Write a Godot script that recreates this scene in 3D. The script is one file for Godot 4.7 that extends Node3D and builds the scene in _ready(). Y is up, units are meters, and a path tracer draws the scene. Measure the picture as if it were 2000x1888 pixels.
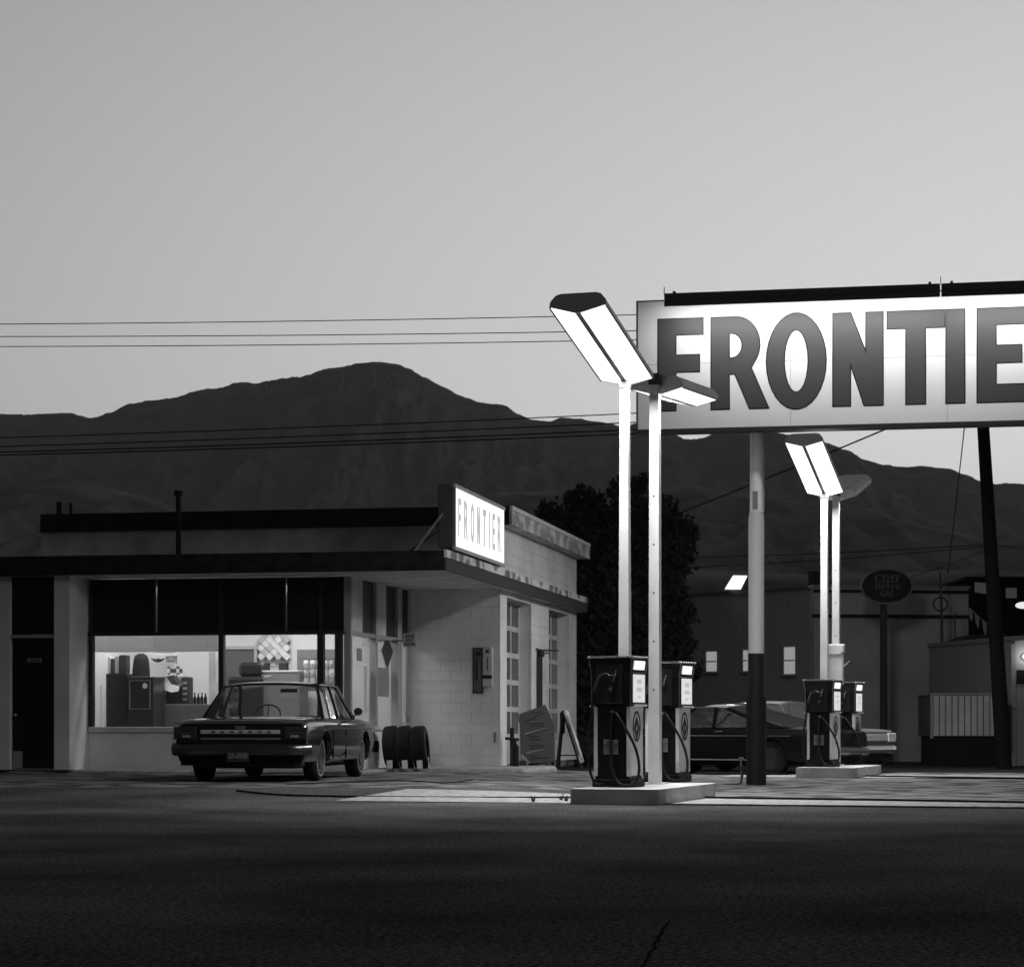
extends Node3D
# A filling station at dusk below a mountain. x right, y up, camera looks along -z; d is the distance along -z.
const F := 4500.0
const EYE := 0.93
const HZ := 1418.0
const DEC := PI / 180.0
const LAMP := 31.0

var mats := {}
var used := {}
var letters := {}
var GS := Transform3D()
var U := Vector3(0.3, 0, -0.954)
var V := Vector3(0.954, 0, 0.3)
var lot_yaw := -17.46 * DEC


class MB:
	var v := PackedVector3Array()
	var n := PackedVector3Array()
	var u := PackedVector2Array()
	var c := PackedColorArray()
	var col := Color.WHITE
	var colored := false

	func put(p: Vector3, nn: Vector3, w: Vector2) -> void:
		v.append(p)
		n.append(nn)
		u.append(w)
		if colored:
			c.append(col)

	func tri(a: Vector3, b: Vector3, d: Vector3, na: Vector3, nb: Vector3, nd: Vector3, ua := Vector2.ZERO, ub := Vector2.ZERO, ud := Vector2.ZERO) -> void:
		var g := (b - a).cross(d - a)
		if g.length_squared() < 1e-16:
			return
		if g.dot(na + nb + nd) > 0.0:
			put(a, na, ua)
			put(d, nd, ud)
			put(b, nb, ub)
		else:
			put(a, na, ua)
			put(b, nb, ub)
			put(d, nd, ud)

	func ftri(a: Vector3, b: Vector3, d: Vector3, out: Vector3) -> void:
		var g := (b - a).cross(d - a).normalized()
		if g.dot(out) < 0.0:
			g = -g
		tri(a, b, d, g, g, g)

	func quad(a: Vector3, b: Vector3, d: Vector3, e: Vector3, out: Vector3) -> void:
		var g := (d - a).cross(e - b).normalized()
		if g.dot(out) < 0.0:
			g = -g
		tri(a, b, d, g, g, g, Vector2(0, 1), Vector2(1, 1), Vector2(1, 0))
		tri(a, d, e, g, g, g, Vector2(0, 1), Vector2(1, 0), Vector2(0, 0))

	func box(ctr: Vector3, size: Vector3, b := Basis(), ch := 0.0) -> void:
		var h := size * 0.5
		var cc := minf(ch, minf(h.x, minf(h.y, h.z)) * 0.6)
		var pt := func(i: int, s: Vector3) -> Vector3:
			var q := Vector3(s.x * (h.x - cc), s.y * (h.y - cc), s.z * (h.z - cc))
			q[i] = s[i] * h[i]
			return ctr + b * q
		for i in 3:
			var j := (i + 1) % 3
			var k := (i + 2) % 3
			for s in [-1.0, 1.0]:
				var o := Vector3.ZERO
				o[i] = s
				var ps := []
				for jk in [[-1, -1], [1, -1], [1, 1], [-1, 1]]:
					var q := o
					q[j] = jk[0]
					q[k] = jk[1]
					ps.append(pt.call(i, q))
				quad(ps[0], ps[1], ps[2], ps[3], b * o)
			if cc > 0.0:
				for si in [-1.0, 1.0]:
					for sj in [-1.0, 1.0]:
						var q1 := Vector3.ZERO
						q1[i] = si
						q1[j] = sj
						var q2 := q1
						q1[k] = -1.0
						q2[k] = 1.0
						var o2 := q1 + q2
						quad(pt.call(i, q1), pt.call(i, q2), pt.call(j, q2), pt.call(j, q1), b * o2)
		if cc > 0.0:
			for sx in [-1.0, 1.0]:
				for sy in [-1.0, 1.0]:
					for sz in [-1.0, 1.0]:
						var q := Vector3(sx, sy, sz)
						ftri(pt.call(0, q), pt.call(1, q), pt.call(2, q), b * q)

	func span(a: Vector3, b: Vector3, ch := 0.0) -> void:
		box((a + b) * 0.5, (b - a).abs(), Basis(), ch)

	func beam(a: Vector3, b: Vector3, w: float, h: float, up := Vector3.UP) -> void:
		var z := (b - a).normalized()
		var x := up.cross(z)
		if x.length() < 0.01:
			x = Vector3.RIGHT.cross(z)
		x = x.normalized()
		box((a + b) * 0.5, Vector3(w, h, (b - a).length()), Basis(x, z.cross(x), z))

	func tube(pts: Array, rad: Array, sides := 10, caps := true, twist := 0.0, flat := false) -> void:
		var rings := []
		var dirs := []
		var ref := Vector3.UP
		var t0: Vector3 = (pts[1] - pts[0]).normalized()
		if absf(t0.dot(ref)) > 0.9:
			ref = Vector3.RIGHT
		var xa := (ref - t0 * ref.dot(t0)).normalized()
		for i in pts.size():
			var t: Vector3
			if i == 0:
				t = pts[1] - pts[0]
			elif i == pts.size() - 1:
				t = pts[i] - pts[i - 1]
			else:
				t = (pts[i + 1] - pts[i]).normalized() + (pts[i] - pts[i - 1]).normalized()
			t = t.normalized()
			xa = (xa - t * xa.dot(t)).normalized()
			var ya := t.cross(xa)
			var ring := []
			var dd := []
			var r: float = rad[i] if i < rad.size() else rad[-1]
			for k in sides + 1:
				var a := TAU * k / sides + twist
				var d := xa * cos(a) + ya * sin(a)
				ring.append(pts[i] + d * r)
				dd.append(d)
			rings.append(ring)
			dirs.append(dd)
		for i in pts.size() - 1:
			for k in sides:
				var a = rings[i][k]
				var b = rings[i][k + 1]
				var d = rings[i + 1][k + 1]
				var e = rings[i + 1][k]
				if flat:
					quad(a, b, d, e, dirs[i][k] + dirs[i][k + 1])
				else:
					tri(a, b, d, dirs[i][k], dirs[i][k + 1], dirs[i + 1][k + 1])
					tri(a, d, e, dirs[i][k], dirs[i + 1][k + 1], dirs[i + 1][k])
		if caps:
			for e in [0, pts.size() - 1]:
				var o: Vector3 = pts[0] - pts[1] if e == 0 else pts[e] - pts[e - 1]
				for k in sides:
					ftri(pts[e], rings[e][k], rings[e][k + 1], o)

	func loft(rows: Array, ref: Callable, closed := false) -> void:
		# rows of points; ref(p) gives a point inside, for the way the faces look
		var nr := rows.size()
		var nc: int = rows[0].size()
		var nn := []
		for i in nr:
			var line := []
			for j in nc:
				var du: Vector3 = rows[mini(i + 1, nr - 1)][j] - rows[maxi(i - 1, 0)][j]
				var dv: Vector3
				if closed:
					dv = rows[i][(j + 1) % nc] - rows[i][(j - 1 + nc) % nc]
				else:
					dv = rows[i][mini(j + 1, nc - 1)] - rows[i][maxi(j - 1, 0)]
				var g := du.cross(dv).normalized()
				if g.dot(rows[i][j] - ref.call(rows[i][j])) < 0.0:
					g = -g
				line.append(g)
			nn.append(line)
		for i in nr - 1:
			for j in (nc if closed else nc - 1):
				var k := (j + 1) % nc
				tri(rows[i][j], rows[i][k], rows[i + 1][k], nn[i][j], nn[i][k], nn[i + 1][k])
				tri(rows[i][j], rows[i + 1][k], rows[i + 1][j], nn[i][j], nn[i + 1][k], nn[i + 1][j])

	func prism(poly: PackedVector2Array, t: Transform3D, depth: float) -> void:
		# polygon in the x-y plane of t, drawn out along its z
		var ids := Geometry2D.triangulate_polygon(poly)
		var z := t.basis.z.normalized() * depth
		for i in range(0, ids.size(), 3):
			var a := t * Vector3(poly[ids[i]].x, poly[ids[i]].y, 0)
			var b := t * Vector3(poly[ids[i + 1]].x, poly[ids[i + 1]].y, 0)
			var d := t * Vector3(poly[ids[i + 2]].x, poly[ids[i + 2]].y, 0)
			ftri(a + z, b + z, d + z, z)
			ftri(a, b, d, -z)
		var cw := Geometry2D.is_polygon_clockwise(poly)
		for i in poly.size():
			var p := poly[i]
			var q := poly[(i + 1) % poly.size()]
			var o2 := Vector2(q.y - p.y, p.x - q.x)
			if cw:
				o2 = -o2
			var a := t * Vector3(p.x, p.y, 0)
			var b := t * Vector3(q.x, q.y, 0)
			quad(a, b, b + z, a + z, t.basis * Vector3(o2.x, o2.y, 0))

	func disc(ctr: Vector3, axis: Vector3, rx: float, ry: float, thick: float, sides := 28) -> void:
		var z := axis.normalized()
		var x := Vector3.UP.cross(z)
		if x.length() < 0.01:
			x = Vector3.RIGHT
		x = x.normalized()
		var y := z.cross(x)
		for k in sides:
			var a := TAU * k / sides
			var b := TAU * (k + 1) / sides
			var p := ctr + x * cos(a) * rx + y * sin(a) * ry
			var q := ctr + x * cos(b) * rx + y * sin(b) * ry
			ftri(ctr + z * thick, p + z * thick, q + z * thick, z)
			quad(p, q, q + z * thick, p + z * thick, (p + q) * 0.5 - ctr)

	func ring(ctr: Vector3, axis: Vector3, rx: float, ry: float, wd: float, thick: float, sides := 32) -> void:
		var z := axis.normalized()
		var x := Vector3.UP.cross(z).normalized()
		var y := z.cross(x)
		for k in sides:
			var a := TAU * k / sides
			var b := TAU * (k + 1) / sides
			var ea := x * cos(a) * rx + y * sin(a) * ry
			var eb := x * cos(b) * rx + y * sin(b) * ry
			var ia := x * cos(a) * (rx - wd) + y * sin(a) * (ry - wd)
			var ib := x * cos(b) * (rx - wd) + y * sin(b) * (ry - wd)
			var o := ctr + z * thick
			quad(o + ea, o + eb, o + ib, o + ia, z)
			quad(ctr + ea, ctr + eb, o + eb, o + ea, ea + eb)
			quad(ctr + ia, ctr + ib, o + ib, o + ia, -ia - ib)

	func mesh() -> ArrayMesh:
		var arr := []
		arr.resize(Mesh.ARRAY_MAX)
		arr[Mesh.ARRAY_VERTEX] = v
		arr[Mesh.ARRAY_NORMAL] = n
		arr[Mesh.ARRAY_TEX_UV] = u
		if colored:
			arr[Mesh.ARRAY_COLOR] = c
		var m := ArrayMesh.new()
		m.add_surface_from_arrays(Mesh.PRIMITIVE_TRIANGLES, arr)
		return m


func P(px: float, py: float, d: float) -> Vector3:
	return Vector3((px - 1000.0) * d / F, EYE + (HZ - py) * d / F, -d)


func grey(g: float) -> Color:
	return Color(g, g, g).linear_to_srgb()


# a plain material of linear grey g
func G(g: float, rough := 0.8, spec := 0.35, metal := 0.0, coat := 0.0) -> StandardMaterial3D:
	var key := "g%s_%s_%s_%s_%s" % [g, rough, spec, metal, coat]
	if not mats.has(key):
		var m := StandardMaterial3D.new()
		m.albedo_color = grey(g)
		m.roughness = rough
		m.metallic_specular = spec
		m.metallic = metal
		if coat > 0.0:
			m.clearcoat_enabled = true
			m.clearcoat = coat
			m.clearcoat_roughness = 0.03
		mats[key] = m
	return mats[key]


func noise_tex(seed_: int, freq: float, oct: int, size: int, lo: float, hi: float, contrast := 1.0, speck := 0.0) -> ImageTexture:
	var nz := FastNoiseLite.new()
	nz.seed = seed_
	nz.noise_type = FastNoiseLite.TYPE_SIMPLEX_SMOOTH
	nz.frequency = freq
	nz.fractal_octaves = oct
	var im := nz.get_seamless_image(size, size)
	im.convert(Image.FORMAT_L8)
	var raw := im.get_data()
	var rng := RandomNumberGenerator.new()
	rng.seed = seed_
	var out := PackedByteArray()
	out.resize(raw.size())
	for i in raw.size():
		var t := clampf((raw[i] / 255.0 - 0.5) * contrast + 0.5, 0.0, 1.0)
		if speck > 0.0:
			t = clampf(t + (rng.randf() - 0.5) * speck, 0.0, 1.0)
		out[i] = int(Color(lerpf(lo, hi, t), 0, 0).linear_to_srgb().r * 255.0)
	return ImageTexture.create_from_image(Image.create_from_data(size, size, false, Image.FORMAT_L8, out))


func textured(key: String, tex: Texture2D, scale_: float, rough := 0.85, spec := 0.3, detail: Texture2D = null, bump: Texture2D = null, bump_cm := 1.0) -> StandardMaterial3D:
	var m := StandardMaterial3D.new()
	m.albedo_texture = tex
	m.uv1_triplanar = true
	m.uv1_world_triplanar = true
	m.uv1_scale = Vector3.ONE * scale_
	m.roughness = rough
	m.metallic_specular = spec
	if bump:
		m.heightmap_enabled = true
		m.heightmap_texture = bump
		m.heightmap_scale = bump_cm
	mats[key] = m
	return m


func glow(g: float, e: float) -> StandardMaterial3D:
	var key := "e%s_%s" % [g, e]
	if not mats.has(key):
		var m := StandardMaterial3D.new()
		m.albedo_color = grey(g)
		m.emission_enabled = true
		m.emission = Color.WHITE
		m.emission_energy_multiplier = e
		m.roughness = 0.5
		mats[key] = m
	return mats[key]


func glass(alpha := 0.08) -> StandardMaterial3D:
	var key := "glass%s" % alpha
	if not mats.has(key):
		var m := StandardMaterial3D.new()
		m.transparency = BaseMaterial3D.TRANSPARENCY_ALPHA
		m.albedo_color = Color(0.5, 0.5, 0.5, alpha)
		m.roughness = 0.02
		m.metallic_specular = 0.5
		mats[key] = m
	return mats[key]


func named(called: String) -> String:
	if not used.has(called):
		used[called] = 0
		return called
	used[called] += 1
	return "%s_%03d" % [called, used[called]]


func thing(called: String, label: String, category: String, at := Transform3D(), group := "") -> Node3D:
	var o := Node3D.new()
	o.name = named(called)
	o.transform = at
	add_child(o)
	o.set_meta("label", label)
	o.set_meta("category", category)
	if group != "":
		o.set_meta("group", group)
	return o


func part(called: String, b, m: Material, parent: Node3D) -> MeshInstance3D:
	var o := MeshInstance3D.new()
	o.name = called
	o.mesh = b.mesh() if b is MB else b
	o.material_override = m
	parent.add_child(o, true)
	return o


func one(called: String, b, m: Material, label: String, category: String, group := "", at := Transform3D()) -> MeshInstance3D:
	var o := MeshInstance3D.new()
	o.name = named(called)
	o.mesh = b.mesh() if b is MB else b
	o.material_override = m
	o.transform = at
	add_child(o)
	o.set_meta("label", label)
	o.set_meta("category", category)
	if group != "":
		o.set_meta("group", group)
	return o


func setting(called: String, b, m: Material) -> MeshInstance3D:
	var o := MeshInstance3D.new()
	o.name = named(called)
	o.mesh = b.mesh() if b is MB else b
	o.material_override = m
	add_child(o)
	o.set_meta("kind", "structure")
	return o


func bx(a: Vector3, b: Vector3, ch := 0.0) -> MB:
	var m := MB.new()
	m.span(a, b, ch)
	return m


func area(parent: Node3D, at: Vector3, dir: Vector3, size: Vector2, energy: float, up := Vector3.UP) -> void:
	var l := AreaLight3D.new()
	l.area_size = size
	l.light_energy = energy
	l.shadow_enabled = true
	l.set("area_range", 80.0)
	if absf(dir.normalized().dot(up)) > 0.95:
		up = Vector3.FORWARD
	l.transform = Transform3D(Basis.looking_at(dir, up), at)
	parent.add_child(l)


func text(called: String, s: String, height: float, t: Transform3D, m: Material, parent: Node3D, stretch := 1.0, serif := false) -> MeshInstance3D:
	var f := SystemFont.new()
	f.font_names = PackedStringArray(["Droid Serif" if serif else "Droid Sans"])
	f.font_weight = 700
	var tm := TextMesh.new()
	tm.text = s
	tm.font = f
	tm.font_size = 64
	tm.depth = 0.004 * 64.0 * 0.714 / height * 0.01
	tm.pixel_size = 0.01
	tm.curve_step = 2.0
	var k := height / (64.0 * 0.714 * 0.01)
	var o := MeshInstance3D.new()
	o.name = called
	o.mesh = tm
	o.material_override = m
	o.transform = t * Transform3D(Basis.from_scale(Vector3(k * stretch, k, k)), Vector3.ZERO)
	parent.add_child(o, true)
	return o


# ---- the station's own axes: x along its front, z out of its front
func local_d(x: float, z: float) -> float:
	return -(GS * Vector3(x, 0, z)).z


func fx(px: float, z: float) -> float:
	var k := (px - 1000.0) / F
	var o := GS * Vector3(0, 0, z)
	var e := GS.basis.x
	return (k * -o.z - o.x) / (e.x + k * e.z)


func fz(px: float, x: float) -> float:
	var k := (px - 1000.0) / F
	var o := GS * Vector3(x, 0, 0)
	var e := GS.basis.z
	return (k * -o.z - o.x) / (e.x + k * e.z)


func fy(py: float, x: float, z: float) -> float:
	return EYE + (HZ - py) * local_d(x, z) / F


func ip(px: float, py: float, z: float) -> Vector3:
	var x := fx(px, z)
	return Vector3(x, fy(py, x, z), z)


func ground_y(x: float, z: float) -> float:
	return 0.12 * smoothstep(28.8, 32.6, -z) * (1.0 - smoothstep(-0.5, 2.5, x))


# ---- block letters, cap height 1, origin at the lower left
func make_letters() -> void:
	var s := 0.19
	var arc := func(cx: float, cy: float, rx: float, ry: float, a0: float, a1: float, k: int) -> Array:
		var out := []
		for i in k + 1:
			var a := lerpf(a0, a1, float(i) / k) * DEC
			out.append(Vector2(cx + rx * cos(a), cy + ry * sin(a)))
		return out
	letters["F"] = [[Vector2(0, 0), Vector2(s, 0), Vector2(s, 0.42), Vector2(0.45, 0.42), Vector2(0.45, 0.6), Vector2(s, 0.6), Vector2(s, 0.83), Vector2(0.49, 0.83), Vector2(0.49, 1), Vector2(0, 1)], []]
	letters["E"] = [[Vector2(0, 0), Vector2(0.5, 0), Vector2(0.5, 0.18), Vector2(s, 0.18), Vector2(s, 0.42), Vector2(0.46, 0.42), Vector2(0.46, 0.6), Vector2(s, 0.6), Vector2(s, 0.83), Vector2(0.5, 0.83), Vector2(0.5, 1), Vector2(0, 1)], []]
	letters["T"] = [[Vector2(0.2, 0), Vector2(0.4, 0), Vector2(0.4, 0.82), Vector2(0.6, 0.82), Vector2(0.6, 1), Vector2(0, 1), Vector2(0, 0.82), Vector2(0.2, 0.82)], []]
	letters["I"] = [[Vector2(0, 0), Vector2(s, 0), Vector2(s, 1), Vector2(0, 1)], []]
	letters["N"] = [[Vector2(0, 0), Vector2(s - 0.01, 0), Vector2(s - 0.01, 0.48), Vector2(0.335, 0), Vector2(0.53, 0), Vector2(0.53, 1), Vector2(0.355, 1), Vector2(0.355, 0.55), Vector2(0.185, 1), Vector2(0, 1)], []]
	var o: Array = arc.call(0.32, 0.5, 0.32, 0.52, 0.0, 348.0, 29)
	var oh: Array = arc.call(0.32, 0.5, 0.135, 0.345, 0.0, 345.0, 23)
	letters["O"] = [o, oh]
	var r := [Vector2(0, 0), Vector2(s, 0), Vector2(s, 0.38), Vector2(0.26, 0.38), Vector2(0.42, 0), Vector2(0.62, 0), Vector2(0.43, 0.44)]
	r.append_array(arc.call(0.27, 0.7, 0.255, 0.3, -40.0, 90.0, 14))
	r.append(Vector2(0, 1))
	var rh := [Vector2(s, 0.55)]
	rh.append_array(arc.call(0.22, 0.69, 0.12, 0.14, -85.0, 85.0, 9))
	rh.append(Vector2(s, 0.83))
	letters["R"] = [r, rh]


func letter_poly(ch: String, grow := 0.0) -> PackedVector2Array:
	var a := PackedVector2Array(letters[ch][0])
	var h := PackedVector2Array(letters[ch][1])
	if grow > 0.0:
		a = Geometry2D.offset_polygon(a, grow, Geometry2D.JOIN_MITER)[0]
		if h.size():
			h = Geometry2D.offset_polygon(h, -grow, Geometry2D.JOIN_MITER)[0]
	if h.size() == 0:
		return a
	if Geometry2D.is_polygon_clockwise(a):
		a.reverse()
	if not Geometry2D.is_polygon_clockwise(h):
		h.reverse()
	# keyhole: join the hole to the nearest outer corner
	var bi := 0
	var bj := 0
	var best := 1e9
	for i in a.size():
		for j in h.size():
			if a[i].distance_to(h[j]) < best:
				best = a[i].distance_to(h[j])
				bi = i
				bj = j
	var out := PackedVector2Array()
	var e := (h[bj] - a[bi]).normalized().orthogonal() * 0.0006
	for i in a.size():
		out.append(a[(bi + i) % a.size()])
	out.append(a[bi] + e * -1.0)
	out.append(h[bj] + e * -1.0)
	for j in range(1, h.size()):
		out.append(h[(bj + j) % h.size()])
	out.append(h[bj])
	return out


func _ready() -> void:
	# ---- camera, sky, sun
	var cam := Camera3D.new()
	cam.name = "camera"
	cam.position = Vector3(0, EYE, 0)
	cam.near = 0.5
	cam.far = 60000.0
	cam.projection = Camera3D.PROJECTION_FRUSTUM
	cam.size = 1888.0 / F * 0.5
	cam.frustum_offset = Vector2(0, 474.0 / F * 0.5)
	add_child(cam)
	cam.current = true

	var sw := 512
	var sh := 256
	var sky_im := Image.create(sw, sh, false, Image.FORMAT_RGBF)
	for j in sh:
		var el := PI * (0.5 - (j + 0.5) / sh)
		for i in sw:
			var az := TAU * (i + 0.5) / sw
			# the twilight arch: brightest low over the sunset, right of the view, fading up and round to the dark east
			var daz := rad_to_deg(wrapf(az - 22.0 * DEC, -PI, PI))
			var l := 0.036 + 1.02 * exp(-pow(daz / 50.0, 2.0) - pow(rad_to_deg(el) / 26.0, 2.0))
			l += 0.3 * exp(-pow(daz / 38.0, 2.0) - pow(rad_to_deg(el) / 8.0, 2.0))
			if el < 0.0:
				l = 0.03
			sky_im.set_pixel(i, j, Color(l, l, l))
	var psm := PanoramaSkyMaterial.new()
	psm.panorama = ImageTexture.create_from_image(sky_im)
	var sky := Sky.new()
	sky.sky_material = psm
	var env := Environment.new()
	env.background_mode = Environment.BG_SKY
	env.sky = sky
	env.background_energy_multiplier = 1.0
	env.tonemap_mode = Environment.TONE_MAPPER_LINEAR
	env.tonemap_exposure = 1.0
	env.fog_enabled = true
	env.fog_density = 0.00004
	env.fog_light_color = Color(0.9, 0.9, 0.9)
	env.sdfgi_enabled = true
	env.ssao_enabled = true
	env.ssil_enabled = true
	var we := WorldEnvironment.new()
	we.environment = env
	add_child(we)
	var sun := DirectionalLight3D.new()
	sun.light_energy = 0.15
	sun.light_color = Color(1, 0.98, 0.95)
	sun.light_angular_distance = 0.5
	sun.shadow_enabled = true
	sun.sky_mode = DirectionalLight3D.SKY_MODE_LIGHT_ONLY
	# set behind the mountain
	sun.transform = Transform3D(Basis.looking_at(-Vector3(sin(8 * DEC), 0.03, -cos(8 * DEC))), Vector3.ZERO)
	add_child(sun)

	GS = Transform3D(Basis(Vector3.UP, -11.07 * DEC), Vector3(-2.783, 0, -39.5))
	make_letters()
	make_materials()
	build_ground()
	build_mountains()
	build_station()
	build_station_sign()
	build_interior()
	build_islands()
	build_big_sign()
	build_lot_things()
	build_main_car()
	build_far_side()
	build_wires()
	build_trees()


func make_materials() -> void:
	var fine := noise_tex(11, 0.2, 4, 1024, 0.03, 0.22, 1.4, 0.9)
	var bump := noise_tex(12, 0.2, 3, 512, 0.0, 1.0, 1.2, 0.5)
	var m := textured("asphalt", fine, 1.0 / 3.0, 0.9, 0.25, null, bump, 0.6)
	m.detail_enabled = true
	m.detail_blend_mode = BaseMaterial3D.BLEND_MODE_MUL
	m.detail_albedo = noise_tex(13, 0.014, 5, 512, 0.5, 1.0, 1.7)
	m.uv1_triplanar = false
	m.uv1_world_triplanar = false
	m.uv1_scale = Vector3(1.0 / 8.0, 1.0 / 8.0, 1)
	m.uv2_scale = Vector3.ONE
	m.detail_uv_layer = BaseMaterial3D.DETAIL_UV_2
	m.specular_mode = BaseMaterial3D.SPECULAR_DISABLED
	m.roughness = 1.0
	textured("concrete", noise_tex(21, 0.03, 5, 512, 0.24, 0.43, 1.4, 0.2), 0.35, 0.85, 0.3, null, bump, 0.2)
	textured("forecourt", noise_tex(22, 0.015, 5, 512, 0.07, 0.25, 2.4, 0.35), 0.16, 0.85, 0.3, null, bump, 0.3)
	for q in ["concrete", "forecourt"]:
		mats[q].specular_mode = BaseMaterial3D.SPECULAR_DISABLED
	textured("paint_white", noise_tex(31, 0.008, 4, 512, 0.6, 0.74, 1.5, 0.05), 0.2, 0.7, 0.3, null, noise_tex(33, 0.08, 3, 256, 0, 1, 1.0, 0.3), 0.15)
	textured("paint_dull_old", noise_tex(32, 0.01, 5, 512, 0.42, 0.6, 1.6, 0.06), 0.25, 0.75, 0.3)
	textured("peeling", noise_tex(34, 0.012, 4, 512, 0.1, 0.7, 4.0, 0.04), 0.22, 0.8, 0.25)
	textured("fascia_stained", noise_tex(44, 0.009, 4, 512, 0.3, 0.75, 3.0, 0.04), 0.3, 0.8, 0.25)
	textured("dark_paint", noise_tex(35, 0.02, 4, 256, 0.012, 0.03, 1.5, 0.1), 0.5, 0.6, 0.3)
	textured("island", noise_tex(36, 0.012, 5, 512, 0.42, 0.62, 1.6, 0.1), 0.3, 0.8, 0.3)
	textured("steel_paint", noise_tex(37, 0.012, 5, 512, 0.58, 0.7, 1.6, 0.03), 0.3, 0.5, 0.4)
	textured("dark_brick", noise_tex(38, 0.05, 4, 256, 0.3, 0.4, 1.5, 0.2), 0.6, 0.9, 0.2)
	textured("far_wall", noise_tex(39, 0.02, 5, 256, 0.42, 0.56, 1.5, 0.06), 0.12, 0.85, 0.25)
	textured("dirt", noise_tex(40, 0.02, 5, 512, 0.025, 0.07, 1.6, 0.4), 0.15, 0.95, 0.15)
	textured("wood_pole", noise_tex(41, 0.05, 4, 256, 0.008, 0.02, 1.5, 0.2), 1.2, 0.9, 0.2)


func grid_sheet(x0: float, x1: float, d0: float, d1: float, step: float, lift: float) -> MB:
	var b := MB.new()
	var nx := int(ceil((x1 - x0) / step))
	var nd := int(ceil((d1 - d0) / step))
	for j in nd:
		for i in nx:
			var q := []
			for k in [[0, 0], [1, 0], [1, 1], [0, 1]]:
				var x: float = lerpf(x0, x1, float(i + k[0]) / nx)
				var d: float = lerpf(d0, d1, float(j + k[1]) / nd)
				q.append(Vector3(x, ground_y(x, -d) + lift, -d))
			var up := Vector3.UP
			var w := []
			for p in q:
				w.append(Vector2(p.x, p.z))
			b.tri(q[0], q[1], q[2], up, up, up, w[0], w[1], w[2])
			b.tri(q[0], q[2], q[3], up, up, up, w[0], w[2], w[3])
	return b


# a strip of the lot along V, from a to b metres along it and from c to e metres along U, measured from the near island's corner
func strip(a: float, b: float, c: float, e: float, lift: float, ragged := 0.0, seed_ := 1) -> MB:
	var mb := MB.new()
	var o := Vector3(1.71, 0, -27.0)
	var rng := RandomNumberGenerator.new()
	rng.seed = seed_
	var k := int(ceil((b - a) / 0.5))
	var prev := []
	for i in k + 1:
		var s := lerpf(a, b, float(i) / k)
		var row := []
		for t in [c + (rng.randf() - 0.5) * ragged, e + (rng.randf() - 0.5) * ragged]:
			var p: Vector3 = o + V * s + U * t
			p.y = ground_y(p.x, p.z) + lift
			row.append(p)
		if i > 0:
			mb.quad(prev[0], row[0], row[1], prev[1], Vector3.UP)
		prev = row
	return mb


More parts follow.
